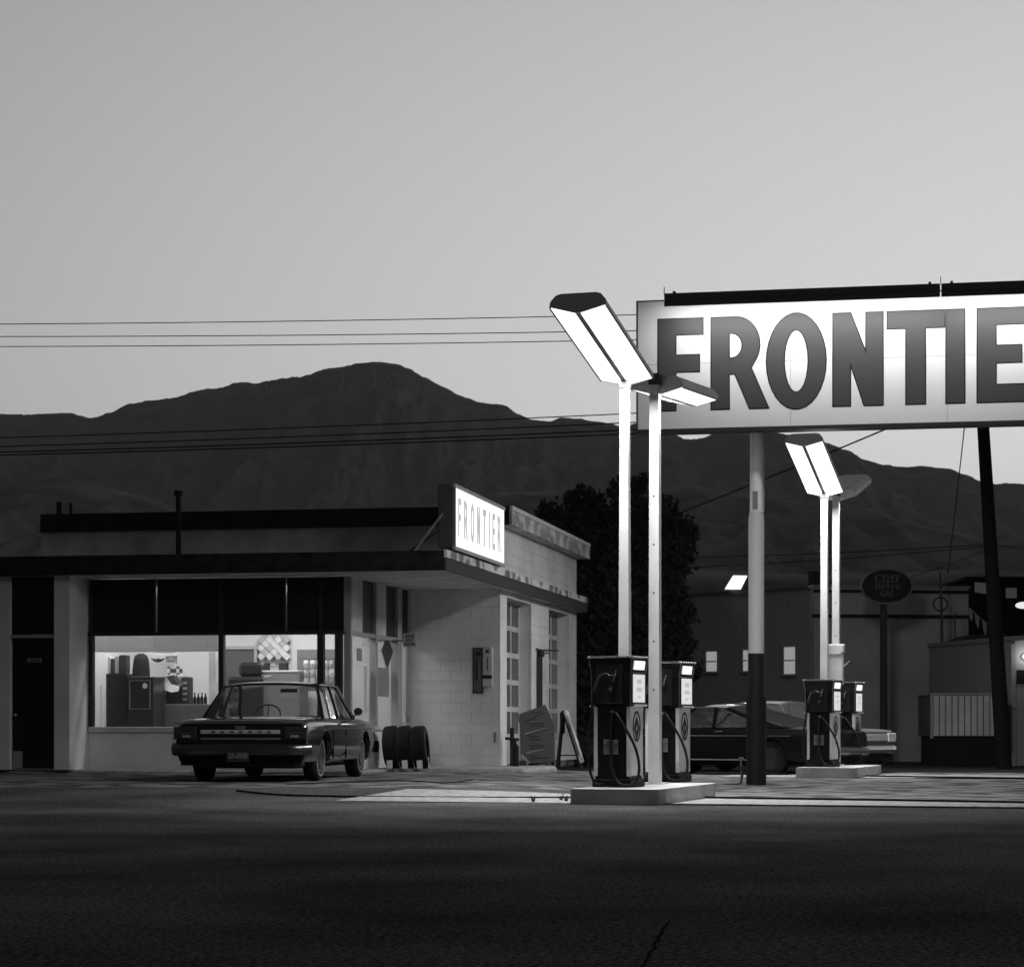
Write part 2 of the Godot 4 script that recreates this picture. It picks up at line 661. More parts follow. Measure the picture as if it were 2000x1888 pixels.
func build_ground() -> void:
	var b := MB.new()
	b.quad(Vector3(-16000, -0.03, 60), Vector3(16000, -0.03, 60), Vector3(16000, -0.03, -16000), Vector3(-16000, -0.03, -16000), Vector3.UP)
	setting("ground", b, mats["dirt"])
	var a := grid_sheet(-26.0, 30.0, 1.0, 31.5, 0.5, 0.0)
	var am := a.mesh()
	# second texture layer in metres over 23 m
	var arr := am.surface_get_arrays(0)
	var u2 := PackedVector2Array()
	for w in arr[Mesh.ARRAY_TEX_UV]:
		u2.append(w / 23.0)
	arr[Mesh.ARRAY_TEX_UV2] = u2
	am = ArrayMesh.new()
	am.add_surface_from_arrays(Mesh.PRIMITIVE_TRIANGLES, arr)
	setting("street_asphalt", am, mats["asphalt"])
	setting("forecourt_pavement", grid_sheet(-26.0, 30.0, 31.5, 46.0, 0.5, 0.0), mats["forecourt"])
	# forecourt between the apron and the far island
	setting("forecourt_pavement", strip(-9.5, 14.0, 3.0, 14.35, 0.004, 0.06, 3), mats["forecourt"])
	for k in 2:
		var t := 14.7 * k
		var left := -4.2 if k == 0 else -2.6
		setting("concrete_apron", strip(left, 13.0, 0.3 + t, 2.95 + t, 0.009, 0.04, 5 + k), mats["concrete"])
		one("edge_shade_strip", strip(left + 3.6, 13.0, 0.2 + t, 0.42 + t, 0.013, 0.06, 9 + k), G(0.01, 0.9, 0.1), ["painted dark shading where the apron in front of the pumps meets the street", "painted dark shading on the street side of the apron by the far pumps"][k], "joint")  # shading along the apron edge, laid in as a dark strip
	# black rubber signal hoses lying across the drive
	var hoses := [
		[[[462, 1555], [560, 1558], [760, 1560], [950, 1561], [1118, 1561]], 0.014, "black rubber signal hose lying left of the near pump island"],
		[[[1322, 1558], [1370, 1560], [1480, 1562], [1700, 1565], [2000, 1570], [2150, 1572]], 0.014, "black rubber signal hose lying right of the near pump island"],
		[[[560, 1549], [700, 1545], [800, 1540], [870, 1533], [925, 1524]], 0.008, "thin black hose curving toward the tyres beside the office"],
		[[[1345, 1513], [1440, 1514], [1540, 1514.5]], 0.014, "black rubber signal hose lying left of the far pump island"],
		[[[1672, 1517], [1800, 1519], [2000, 1522], [2150, 1524]], 0.014, "black rubber signal hose lying right of the far pump island"],
	]
	for hz in hoses:
		var pts := []
		for e in hz[0]:
			var dd: float = EYE * F / (e[1] - HZ)
			for it in 6:
				dd = (EYE - ground_y((e[0] - 1000.0) * dd / F, -dd)) * F / (e[1] - HZ)
			var q := Vector3((e[0] - 1000.0) * dd / F, 0, -dd)
			q.y = ground_y(q.x, q.z) + hz[1] + 0.01
			pts.append(q)
		var cv := Curve3D.new()
		for i in pts.size():
			var tan_: Vector3 = (pts[mini(i + 1, pts.size() - 1)] - pts[maxi(i - 1, 0)]) * 0.16
			cv.add_point(pts[i], -tan_, tan_)
		var tp := []
		for q in cv.tessellate(4, 2):
			tp.append(Vector3(q.x, ground_y(q.x, q.z) + hz[1] + 0.01, q.z))
		var hb := MB.new()
		hb.tube(tp, [hz[1]], 8)
		one("signal_hose", hb, G(0.006, 0.7, 0.2), hz[2], "hose", "hoses across the drive")
	# a long crack across the street
	var c := MB.new()
	var prev := []
	var rng := RandomNumberGenerator.new()
	rng.seed = 4
	for i in 22:
		var t := i / 21.0
		var p := P(lerpf(1304, 1245, t), lerpf(1800, 1910, t), 1.0)
		var d := EYE * F / (lerpf(1800, 1910, t) - HZ)
		var x := (lerpf(1304, 1245, t) - 1000.0) * d / F + (rng.randf() - 0.5) * 0.02
		var w := 0.004 + rng.randf() * 0.004
		var row := [Vector3(x - w, 0.004, -d), Vector3(x + w, 0.004, -d)]
		if i > 0:
			c.quad(prev[0], prev[1], row[1], row[0], Vector3.UP)
		prev = row
	one("pavement_crack", c, G(0.02, 1.0, 0.0), "thin dark crack running across the street asphalt", "crack")
	# the raised walk round the station
	var g := MB.new()
	var x1 := fx(977, -4.36)
	g.box(Vector3(-7.0, 0.06, -1.6), Vector3(14.0 + 2 * 0.35, 0.24, 4.6), Basis(), 0.03)
	g.box(Vector3((0.355 + x1 + 1.0) / 2, 0.06, -3.2), Vector3(x1 + 1.0 - 0.355, 0.238, 3.4), Basis(), 0.05)
	var w := setting("station_walk", g, mats["concrete"])
	w.transform = GS


func ridge(pts: Array, px: float) -> float:
	if px <= pts[0][0]:
		return pts[0][1]
	for i in pts.size() - 1:
		if px <= pts[i + 1][0]:
			var t: float = (px - pts[i][0]) / (pts[i + 1][0] - pts[i][0])
			t = lerpf(t, t * t * (3 - 2 * t), 0.6)
			return lerpf(pts[i][1], pts[i + 1][1], t)
	return pts[-1][1]


func range_mesh(pts: Array, d_top: float, d_foot: float, px0: float, px1: float, step: float, rows: int, seed_: int, rough: float) -> Array:
	var nz := FastNoiseLite.new()
	nz.seed = seed_
	nz.frequency = 1.0
	nz.fractal_octaves = 4
	var b := MB.new()
	var cols := int((px1 - px0) / step)
	var grid := []
	for i in cols + 1:
		var px := px0 + i * step
		var x := (px - 1000.0) * d_top / F
		var h := EYE + (HZ - ridge(pts, px)) * d_top / F
		h += (nz.get_noise_1d(px * 0.09) * 0.25 + nz.get_noise_1d(px * 0.4) * 0.12) * rough
		var line := [Vector3(x, -20, -d_top - d_top * 0.35)]
		for j in rows + 1:
			var t := float(j) / rows
			var d := lerpf(d_top, d_foot, t)
			var y := h * pow(1.0 - t, 1.15)
			var gul := nz.get_noise_2d(x / (d_top * 0.03) + t * 1.2, t * 2.2)
			var gul2 := nz.get_noise_2d(x / (d_top * 0.009) + 40.0, t * 5.0)
			var rg := 1.0 - absf(nz.get_noise_2d(x / (d_top * 0.05) + 11.0 + t * 0.8, t * 1.3)) * 2.0
			var rg2 := 1.0 - absf(nz.get_noise_2d(x / (d_top * 0.014) - 31.0 - t * 0.6, t * 3.0)) * 2.0
			y += (gul * 0.07 + gul2 * 0.02 + (rg - 0.6) * 0.1 + (rg2 - 0.6) * 0.025 + nz.get_noise_2d(x / (d_top * 0.006), t * 30.0) * 0.012) * h * smoothstep(0.0, 0.25, t) * (1.0 - t)
			line.append(Vector3(x + gul2 * d_top * 0.002 * t, y - 8.0 * t, -d))
		grid.append(line)
	var nrm := []
	for i in cols + 1:
		var l := []
		for j in rows + 2:
			var du: Vector3 = grid[mini(i + 1, cols)][j] - grid[maxi(i - 1, 0)][j]
			var dv: Vector3 = grid[i][mini(j + 1, rows + 1)] - grid[i][maxi(j - 1, 0)]
			var g := du.cross(dv).normalized()
			if g.y < 0:
				g = -g
			l.append(g)
		nrm.append(l)
	for i in cols:
		for j in rows + 1:
			for q in [[[0, 0], [1, 0], [1, 1]], [[0, 0], [1, 1], [0, 1]]]:
				var ps := []
				for k in q:
					ps.append([grid[i + k[0]][j + k[1]], nrm[i + k[0]][j + k[1]]])
				b.tri(ps[0][0], ps[1][0], ps[2][0], ps[0][1], ps[1][1], ps[2][1])
	return [b, grid]


func build_mountains() -> void:
	var far := [[-1500, 900], [-900, 840], [-500, 850], [-200, 815], [0, 808], [60, 809], [130, 806], [180, 816], [215, 805], [250, 789], [300, 781], [330, 778], [395, 760], [430, 757], [465, 746], [500, 748], [545, 739], [590, 735], [640, 719], [665, 717], [700, 709], [745, 706], [775, 711], [800, 720], [830, 737], [870, 757], [900, 773], [935, 786], [965, 788], [985, 791], [1010, 807], [1040, 820], [1070, 823], [1100, 815], [1125, 817], [1160, 822], [1195, 827], [1215, 834], [1245, 826], [1290, 836], [1314, 846], [1340, 858], [1370, 855], [1399, 845], [1440, 846], [1501, 842], [1560, 852], [1606, 862], [1652, 878], [1694, 899], [1723, 907], [1768, 912], [1800, 910], [1857, 915], [1885, 926], [1920, 941], [1945, 945], [1969, 943], [2000, 945], [2300, 960], [2700, 930], [3500, 1000]]
	var rock := textured("mountain_rock", noise_tex(51, 0.02, 6, 512, 0.13, 0.29, 2.0, 0.1), 1.0 / 1500.0, 1.0, 0.0)
	var mt := range_mesh(far, 11000.0, 6200.0, -1500, 3500, 5.0, 70, 5, 24.0)
	var mo := setting("mountain", mt[0], rock)
	# pale scree chutes on the upper slopes, followed down the surface
	var grid: Array = mt[1]
	var find := func(px: float, py: float) -> Vector3:
		var i := clampi(int(round((px + 1500.0) / 5.0)), 0, grid.size() - 1)
		var line: Array = grid[i]
		for j in range(1, line.size() - 1):
			var pa: float = HZ - (line[j].y - EYE) * F / -line[j].z
			var pb: float = HZ - (line[j + 1].y - EYE) * F / -line[j + 1].z
			if py >= pa and py <= pb:
				return line[j].lerp(line[j + 1], (py - pa) / maxf(pb - pa, 0.01)) + Vector3(0, 3, 14)
		return Vector3.ZERO
	for ln in [[[905, 787], [925, 800], [942, 815]], [[945, 828], [962, 842], [978, 852], [992, 868], [1010, 873]], [[962, 848], [985, 866], [1000, 872]], [[1028, 868], [1048, 886], [1072, 900]], [[995, 888], [1003, 897]], [[525, 752], [531, 768]], [[545, 745], [538, 770]], [[556, 748], [550, 768]], [[672, 728], [680, 752], [684, 770]], [[468, 838], [490, 840], [500, 846]], [[520, 832], [528, 845]], [[730, 715], [742, 740], [735, 765]], [[770, 728], [760, 752]], [[620, 730], [612, 748]]]:
		var rb := MB.new()
		var pv := []
		var n := 10
		for i in n + 1:
			var t: float = float(i) / n * (ln.size() - 1)
			var k := mini(int(t), ln.size() - 2)
			var q := Vector2(ln[k][0], ln[k][1]).lerp(Vector2(ln[k + 1][0], ln[k + 1][1]), t - k)
			var c: Vector3 = find.call(q.x, q.y)
			if c == Vector3.ZERO:
				pv = []
				continue
			var w := 2.2 + 1.6 * absf(sin(i * 2.1 + q.x))
			var row := [c - Vector3(w, 0, 0), c + Vector3(w, 0, 0)]
			if pv.size():
				rb.quad(pv[0], pv[1], row[1], row[0], Vector3(0, 0.5, 1))
			pv = row
		if rb.v.size():
			part("scree_chute", rb, G(0.42, 1.0, 0.0), mo)
	var mid := [[-1500, 1010], [-600, 985], [-100, 950], [0, 945], [120, 926], [250, 962], [400, 1010], [700, 1060], [850, 1015], [960, 962], [1090, 957], [1200, 966], [1353, 943], [1450, 966], [1589, 982], [1705, 993], [1758, 1017], [1828, 1031], [1899, 1045], [2000, 1045], [2400, 1020], [3500, 1070]]
	setting("foothill", range_mesh(mid, 4600.0, 2400.0, -1500, 3500, 12.0, 26, 9, 8.0)[0], rock)
	var low := [[-1500, 1150], [-300, 1120], [300, 1135], [900, 1120], [1340, 1112], [1450, 1116], [1600, 1122], [1760, 1118], [1900, 1112], [2000, 1118], [2500, 1110], [3500, 1150]]
	setting("foothill", range_mesh(low, 900.0, 500.0, -1500, 3500, 12.0, 14, 14, 1.5)[0], rock)


# painted blocks laid over a wall: corner o, along e, up y, out of the wall n
func blocks(parent: Node3D, o: Vector3, e: Vector3, n: Vector3, length: float, y0: float, y1: float, m: Material, seed_: int) -> void:
	var rng := RandomNumberGenerator.new()
	rng.seed = seed_
	var hh := 0.2
	var row := 0
	var y := y0
	var shapes := {}
	while y < y1 - 0.03:
		var h := minf(hh, y1 - y)
		var s := 0.0
		var first := true
		while s < length - 0.01:
			var w := 0.4
			if first and row % 2 == 1:
				w = 0.2
			first = false
			w = minf(w, length - s)
			var key := "%.3f_%.3f" % [w, h]
			if not shapes.has(key):
				var b := MB.new()
				b.box(Vector3.ZERO, Vector3(w - 0.0025, h - 0.0025, 0.03), Basis(e, Vector3.UP, n), 0.002)
				shapes[key] = b.mesh()
			var o2 := part("block", shapes[key], m, parent)
			o2.position = o + e * (s + w * 0.5) + Vector3.UP * (y + h * 0.5) + n * (-0.015 + rng.randf_range(-0.0015, 0.0015))
			s += w
		y += h
		row += 1


func build_station() -> void:
	var gs := thing("gas_station", "low white block filling station with flat canopy, glass office and garage bays", "gas station", GS)
	var wp: Material = mats["paint_white"]
	var dk: Material = mats["dark_paint"]
	var yb := 0.18
	var top := 3.51
	var ctop := 3.83
	var zb := -4.36
	var x1 := fx(977, zb)
	var xl := fx(172, 0)
	var zc := 1.2
	var xc := fx(873, zc)
	var zfar := fz(1125, x1)
	var roof0 := 4.71
	var roof1 := 5.06
	# office front: knee wall, sill, glass, dark panels above
	part("knee_wall", bx(Vector3(xl, yb, -0.2), Vector3(0, 0.82, 0.0)), wp, gs)
	part("sill", bx(Vector3(xl, 0.82, -0.25), Vector3(0.05, 0.92, 0.05), 0.01), mats["paint_dull_old"], gs)
	var fr := G(0.03, 0.5, 0.4)
	var frl := G(0.3, 0.5, 0.4)
	part("transom_bar", bx(Vector3(xl, 2.51, -0.12), Vector3(-0.06, 2.57, 0.02)), fr, gs)
	for a in [[178, 0.06, 0.92, 3.5], [302, 0.04, 2.57, 3.5], [432, 0.09, 0.92, 3.5], [556, 0.04, 2.57, 3.5], [626, 0.11, 0.92, 2.51], [661, 0.12, 0.92, 2.51], [626, 0.05, 2.57, 3.5]]:
		var x := fx(a[0], 0)
		part("mullion", bx(Vector3(x - a[1] / 2, a[2], -0.1), Vector3(x + a[1] / 2, a[3], 0.03)), fr, gs)
	part("corner_post", bx(Vector3(-0.1, 0.92, -0.1), Vector3(0.02, 3.5, 0.02)), frl, gs)
	var pe := [178, 302, 432, 556, 626, 683]
	for i in 5:
		var px0 := fx(pe[i], 0) + 0.03
		var px1 := fx(pe[i + 1], 0) - (0.1 if i == 4 else 0.03)
		part("transom_panel", bx(Vector3(px0, 2.57, -0.06), Vector3(px1, 3.5, -0.03)), G(0.012, 0.35, 0.4), gs)
	var ge := [178, 432, 626, 661, 683]
	for i in 4:
		part("window_pane", bx(Vector3(fx(ge[i], 0) + 0.05, 0.93, -0.045), Vector3(fx(ge[i + 1], 0) - 0.06, 2.51, -0.037)), glass(), gs)
	# office side
	part("knee_wall", bx(Vector3(-0.2, yb, fz(776, 0)), Vector3(0.0, 0.86, -0.2)), wp, gs)
	part("sill", bx(Vector3(-0.22, 0.86, fz(776, 0)), Vector3(0.04, 0.92, -0.25)), mats["paint_dull_old"], gs)
	part("transom_bar", bx(Vector3(-0.1, 2.5, zb), Vector3(0.02, 2.57, -0.1)), frl, gs)
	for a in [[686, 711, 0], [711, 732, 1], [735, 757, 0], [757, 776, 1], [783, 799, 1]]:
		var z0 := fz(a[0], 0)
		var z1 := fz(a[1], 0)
		part("transom_panel", bx(Vector3(-0.06, 2.57, minf(-0.11, z0)), Vector3(-0.03, 3.5, z1)), G(0.02, 0.4, 0.4) if a[2] else mats["paint_dull_old"], gs)  # the dark panes put reflections and shadow into the colour
	for a in [[733, 0.06], [778, 0.16]]:
		var z := fz(a[0], 0)
		part("mullion", bx(Vector3(-0.1, 0.92, z - a[1]), Vector3(0.03, 3.5, z + a[1])), frl, gs)
	part("window_pane", bx(Vector3(-0.05, 0.92, fz(733, 0) + 0.06), Vector3(-0.04, 2.5, -0.1)), glass(), gs)
	part("window_pane", bx(Vector3(-0.05, 0.92, fz(775, 0) + 0.06), Vector3(-0.04, 2.5, fz(733, 0) - 0.06)), glass(), gs)
	var dz0 := fz(783, 0)
	var dz1 := fz(801, 0)
	var door := part("door", bx(Vector3(-0.09, 0.2, dz1 + 0.08), Vector3(-0.04, 1.0, dz0)), mats["paint_dull_old"], gs)
	part("stile", bx(Vector3(-0.09, 1.0, dz0 - 0.1), Vector3(-0.04, 2.5, dz0)), mats["paint_dull_old"], door)
	part("stile", bx(Vector3(-0.09, 1.0, dz1 + 0.08), Vector3(-0.04, 2.5, dz1 + 0.2)), mats["paint_dull_old"], door)
	part("door_glass", bx(Vector3(-0.07, 1.0, dz1 + 0.2), Vector3(-0.06, 2.5, dz0 - 0.1)), glass(), door)
	part("handle", bx(Vector3(-0.04, 1.05, dz1 + 0.1), Vector3(0.02, 1.12, dz1 + 0.16), 0.01), G(0.6, 0.25, 0.5, 1.0), door)
	part("door_frame", bx(Vector3(-0.1, yb, zb + 0.031), Vector3(0.03, 3.5, dz1 + 0.08)), mats["paint_dull_old"], gs)
	# main block front wall, with painted blocks right of the office
	var xh := fx(80, zb)
	part("front_wall", bx(Vector3(-9.2, yb, zb - 0.2), Vector3(x1 - 0.012, top, zb - 0.012)), mats["paint_dull_old"], gs)
	part("upper_wall", bx(Vector3(xh, top + 0.001, zb - 0.2), Vector3(x1 - 0.012, roof0, zb - 0.012)), mats["paint_dull_old"], gs)  # same white wall in a darker tone, its dimness put into the colour
	blocks(gs, Vector3(0.002, 0, zb), Vector3.RIGHT, Vector3(0, 0, 1), x1 - 0.034, yb, top, wp, 3)
	# side wall: piers between the garage openings
	var zs := [zb, fz(990, x1), fz(1038, x1), fz(1072, x1), fz(1112, x1), zfar]
	for i in [0, 2, 4]:
		part("pier", bx(Vector3(x1 - 0.3, yb, zs[i + 1]), Vector3(x1 - 0.012, 3.4, zs[i] - 0.012)), wp, gs)
		blocks(gs, Vector3(x1, 0, zs[i] - 0.001), Vector3(0, 0, -1), Vector3(1, 0, 0), zs[i] - zs[i + 1] - 0.002, yb, 3.4, wp, 20 + i)
	part("side_wall", bx(Vector3(x1 - 0.3, 3.4, zfar), Vector3(x1 - 0.012, roof0, zb - 0.21)), wp, gs)
	blocks(gs, Vector3(x1, 0, zb - 0.001), Vector3(0, 0, -1), Vector3(1, 0, 0), zb - zfar, ctop, roof0, wp, 40)
	part("back_wall", bx(Vector3(xh, yb, zfar - 0.2), Vector3(x1 - 0.02, roof0, zfar)), mats["paint_dull_old"], gs)
	part("bay_floor", bx(Vector3(-4, 0.05, zfar), Vector3(x1 - 0.05, yb, zb - 0.2)), mats["forecourt"], gs)
	for i in [1, 3]:
		garage_door(gs, x1 - 0.25, zs[i], zs[i + 1], yb, 3.4)
	# canopy over the office and along the side
	part("canopy_deck", bx(Vector3(-14, top, zb + 0.001), Vector3(xc - 0.05, ctop - 0.02, zc - 0.05)), mats["paint_dull_old"], gs)
	part("canopy_deck", bx(Vector3(x1 + 0.001, top, zfar - 0.25), Vector3(xc - 0.05, ctop - 0.02, zb)), mats["paint_dull_old"], gs)
	part("front_fascia", bx(Vector3(-14, top - 0.01, zc - 0.05), Vector3(xc - 0.05, ctop, zc)), dk, gs)
	part("side_fascia", bx(Vector3(xc - 0.05, top - 0.01, zfar - 0.3), Vector3(xc - 0.015, 3.71, zc)), G(0.06, 0.8, 0.2), gs)
	part("side_trim", bx(Vector3(xc - 0.05, 3.711, zfar - 0.3), Vector3(xc, ctop + 0.01, zc)), mats["peeling"], gs)
	# roof edge
	var ov := 0.28
	part("side_wall", bx(Vector3(xh, yb, zfar), Vector3(xh + 0.2, roof0, zb - 0.21)), mats["paint_dull_old"], gs)
	part("roof_deck", bx(Vector3(xh, roof0, zfar - 0.2), Vector3(x1 + ov - 0.05, roof0 + 0.1, zb + ov - 0.05)), mats["paint_dull_old"], gs)
	part("roof_fascia", bx(Vector3(fx(78, zb + ov), roof0 - 0.005, zb + ov - 0.05), Vector3(x1 + ov - 0.05, roof1, zb + ov)), dk, gs)
	part("roof_fascia", bx(Vector3(x1 + ov - 0.05, roof0 - 0.004, zfar - 0.25), Vector3(x1 + ov, 4.97, zb + ov - 0.001)), mats["fascia_stained"], gs)
	var segs := 6
	for i in segs:
		var za := lerpf(zb + ov, zfar - 0.25, float(i) / segs)
		var zz := lerpf(zb + ov, zfar - 0.25, float(i + 1) / segs)
		part("coping", bx(Vector3(x1 + ov - 0.08, 4.975, zz + 0.01), Vector3(x1 + ov + 0.015, roof1, za - 0.01), 0.006), mats["steel_paint"], gs)
	# left wing standing forward, with two dark doors
	var xp := fx(135, 0.86)
	var zl := 0.86
	part("pier", bx(Vector3(fx(105, zl), yb, -0.2), Vector3(xp, top, zl)), wp, gs)
	var dx0 := fx(18, zl)
	var dx1 := fx(105, zl)
	part("pier", bx(Vector3(-9.2, yb, -0.2), Vector3(dx0, top, zl)), wp, gs)
	part("transom_panel", bx(Vector3(dx0, 2.5, zl - 0.14), Vector3(dx1, top, zl - 0.1)), G(0.016, 0.5, 0.3), gs)
	part("transom_bar", bx(Vector3(dx0, 2.45, zl - 0.16), Vector3(dx1, 2.51, zl - 0.02)), frl, gs)
	var ld := part("door", bx(Vector3(dx0 + 0.02, yb + 0.02, zl - 0.14), Vector3(dx1 - 0.02, 2.45, zl - 0.09)), G(0.012, 0.45, 0.35), gs)
	ld.set_meta("label", "dark painted rest room door with a small plaque")
	var plq := ip(63, 1289, zl)
	part("plaque", bx(plq + Vector3(-0.13, -0.035, -0.09), plq + Vector3(0.13, 0.035, -0.075)), G(0.25, 0.5), ld)
	text("plaque_lettering", "LADIES", 0.045, Transform3D(Basis(), plq + Vector3(0, 0, -0.073)), G(0.02), ld)
	part("kick_plate", bx(Vector3(dx0 + 0.03, yb + 0.03, zl - 0.09), Vector3(dx0 + 0.2, yb + 0.32, zl - 0.083)), G(0.3, 0.5), ld)
	part("knob", bx(Vector3(dx0 + 0.06, 1.1, zl - 0.09), Vector3(dx0 + 0.11, 1.15, zl - 0.03), 0.02), G(0.5, 0.3, 0.5, 1.0), ld)
	# office inside
	part("office_floor", bx(Vector3(xl, 0.1, zb), Vector3(-0.1, yb + 0.01, -0.2)), G(0.2, 0.6), gs)
	part("office_wall", bx(Vector3(xl - 0.05, yb, zb), Vector3(xl + 0.04, top, -0.2)), G(0.6, 0.8), gs)
	part("office_wall", bx(Vector3(xl + 0.04, yb + 0.01, zb - 0.011), Vector3(-0.1, top, zb + 0.02)), G(0.66, 0.8), gs)


func garage_door(gs: Node3D, x: float, za: float, zz: float, y0: float, y1: float) -> void:
	var m: Material = mats["paint_dull_old"]
	var d := part("garage_door", bx(Vector3(x - 0.05, y0, zz), Vector3(x - 0.03, y0 + 0.55, za)), m, gs)
	var n := 5
	var hh := (y1 - y0 - 0.55) / n
	part("rail", bx(Vector3(x - 0.05, y0 + 0.5, zz), Vector3(x, y0 + 0.6, za)), m, d)
	for i in n:
		var yy := y0 + 0.55 + hh * i
		part("rail", bx(Vector3(x - 0.05, yy + hh - 0.05, zz), Vector3(x, yy + hh + (0.05 if i < n - 1 else 0.0), za)), m, d)
		for k in 4:
			var a := lerpf(za, zz, k / 3.0)
			part("stile", bx(Vector3(x - 0.045, yy + 0.05, a - 0.05), Vector3(x - 0.004, yy + hh - 0.05, a + 0.05)), m, d)
		for k in 3:
			part("pane", bx(Vector3(x - 0.03, yy + 0.05, lerpf(za, zz, (k + 1) / 3.0) + 0.05), Vector3(x - 0.024, yy + hh - 0.05, lerpf(za, zz, k / 3.0) - 0.05)), G(0.05, 0.1, 0.5), d)


func build_station_sign() -> void:
	var zc := 1.2
	var xc := fx(873, zc)
	var za := fz(887, xc)
	var zb := fz(985, xc)
	var y0 := fy(1073, xc, za)
	var y1 := fy(945, xc, za)
	var s := thing("roof_sign", "lit white FRONTIER box sign on the canopy corner", "sign", GS * Transform3D(Basis(), Vector3(xc, y0, za)))
	var L := za - zb
	var h := y1 - y0
	part("cabinet", bx(Vector3(-0.28, 0.03, -L), Vector3(-0.03, h, 0.0), 0.02), G(0.09, 0.6, 0.3), s)
	for y in [[0.0, 0.06], [h - 0.05, h + 0.01]]:
		part("frame", bx(Vector3(-0.03, y[0], -L), Vector3(0.02, y[1], 0.0)), G(0.35, 0.5, 0.4), s)
	part("frame", bx(Vector3(-0.03, 0.06, -0.06), Vector3(0.018, h - 0.05, 0.0)), G(0.2, 0.5, 0.4), s)
	part("sign_face_light", bx(Vector3(-0.03, 0.061, -L), Vector3(-0.005, h - 0.051, -0.061)), glow(0.7, 1.05), s)
	var word := "FRONTIER"
	var cap := h * 0.6
	var at := 0.32
	var wd := {"F": 0.49, "R": 0.62, "O": 0.64, "N": 0.55, "T": 0.6, "I": 0.19, "E": 0.5}
	var total := 0.0
	for ch in word:
		total += wd[ch]
	var gap := (L - 0.64 - total * cap * 0.74) / 7.0
	for ch in word:
		var p := letter_poly(ch)
		var b := MB.new()
		b.prism(p, Transform3D(Basis(Vector3(0, 0, -cap * 0.74), Vector3(0, cap, 0), Vector3(0.004, 0, 0)), Vector3(-0.004, h * 0.22, -at)), 0.004)
		part("sign_letter_light", b, glow(0.1, 0.42), s)
		at += wd[ch] * cap * 0.74 + gap
	for y in [0.12, h - 0.13]:
		area(s, Vector3(0.03, y, -L * 0.5), Vector3(1, 0, 0), Vector2(L * 0.95, 0.07), 1.2)
	var br := MB.new()
	br.tube([Vector3(-0.2, h * 0.55, 0.0), Vector3(fx(795, zc) - xc, 3.83 - y0, 0.1)], [0.022, 0.022], 6)
	part("brace", br, G(0.3, 0.5), s)
	var br2 := MB.new()
	br2.tube([Vector3(-0.25, h * 0.3, 0.0), Vector3(-0.85, 3.83 - y0, -0.1)], [0.02, 0.02], 6)
	part("brace", br2, G(0.05, 0.6), s)


func at_gs(p: Vector3) -> Transform3D:
	return GS * Transform3D(Basis(), p)


# a box thing seen between two pixels at depth z in the office; its base is where it stands
func inside_box(called: String, label: String, cat: String, x0: float, y0: float, x1: float, y1: float, z: float, deep: float, m: Material, group := "", ch := 0.01, stand := -1.0) -> Node3D:
	var a := ip(x0, y1, z)
	if stand >= 0.0:
		a.y = stand
	var b := ip(x1, y0, z)
	var c := Vector3((a.x + b.x) / 2, a.y, z)
	var t := thing(called, label, cat, at_gs(c), group)
	part("body", bx(Vector3(a.x - c.x, 0, -deep), Vector3(b.x - c.x, b.y - a.y, 0), ch), m, t)
	return t


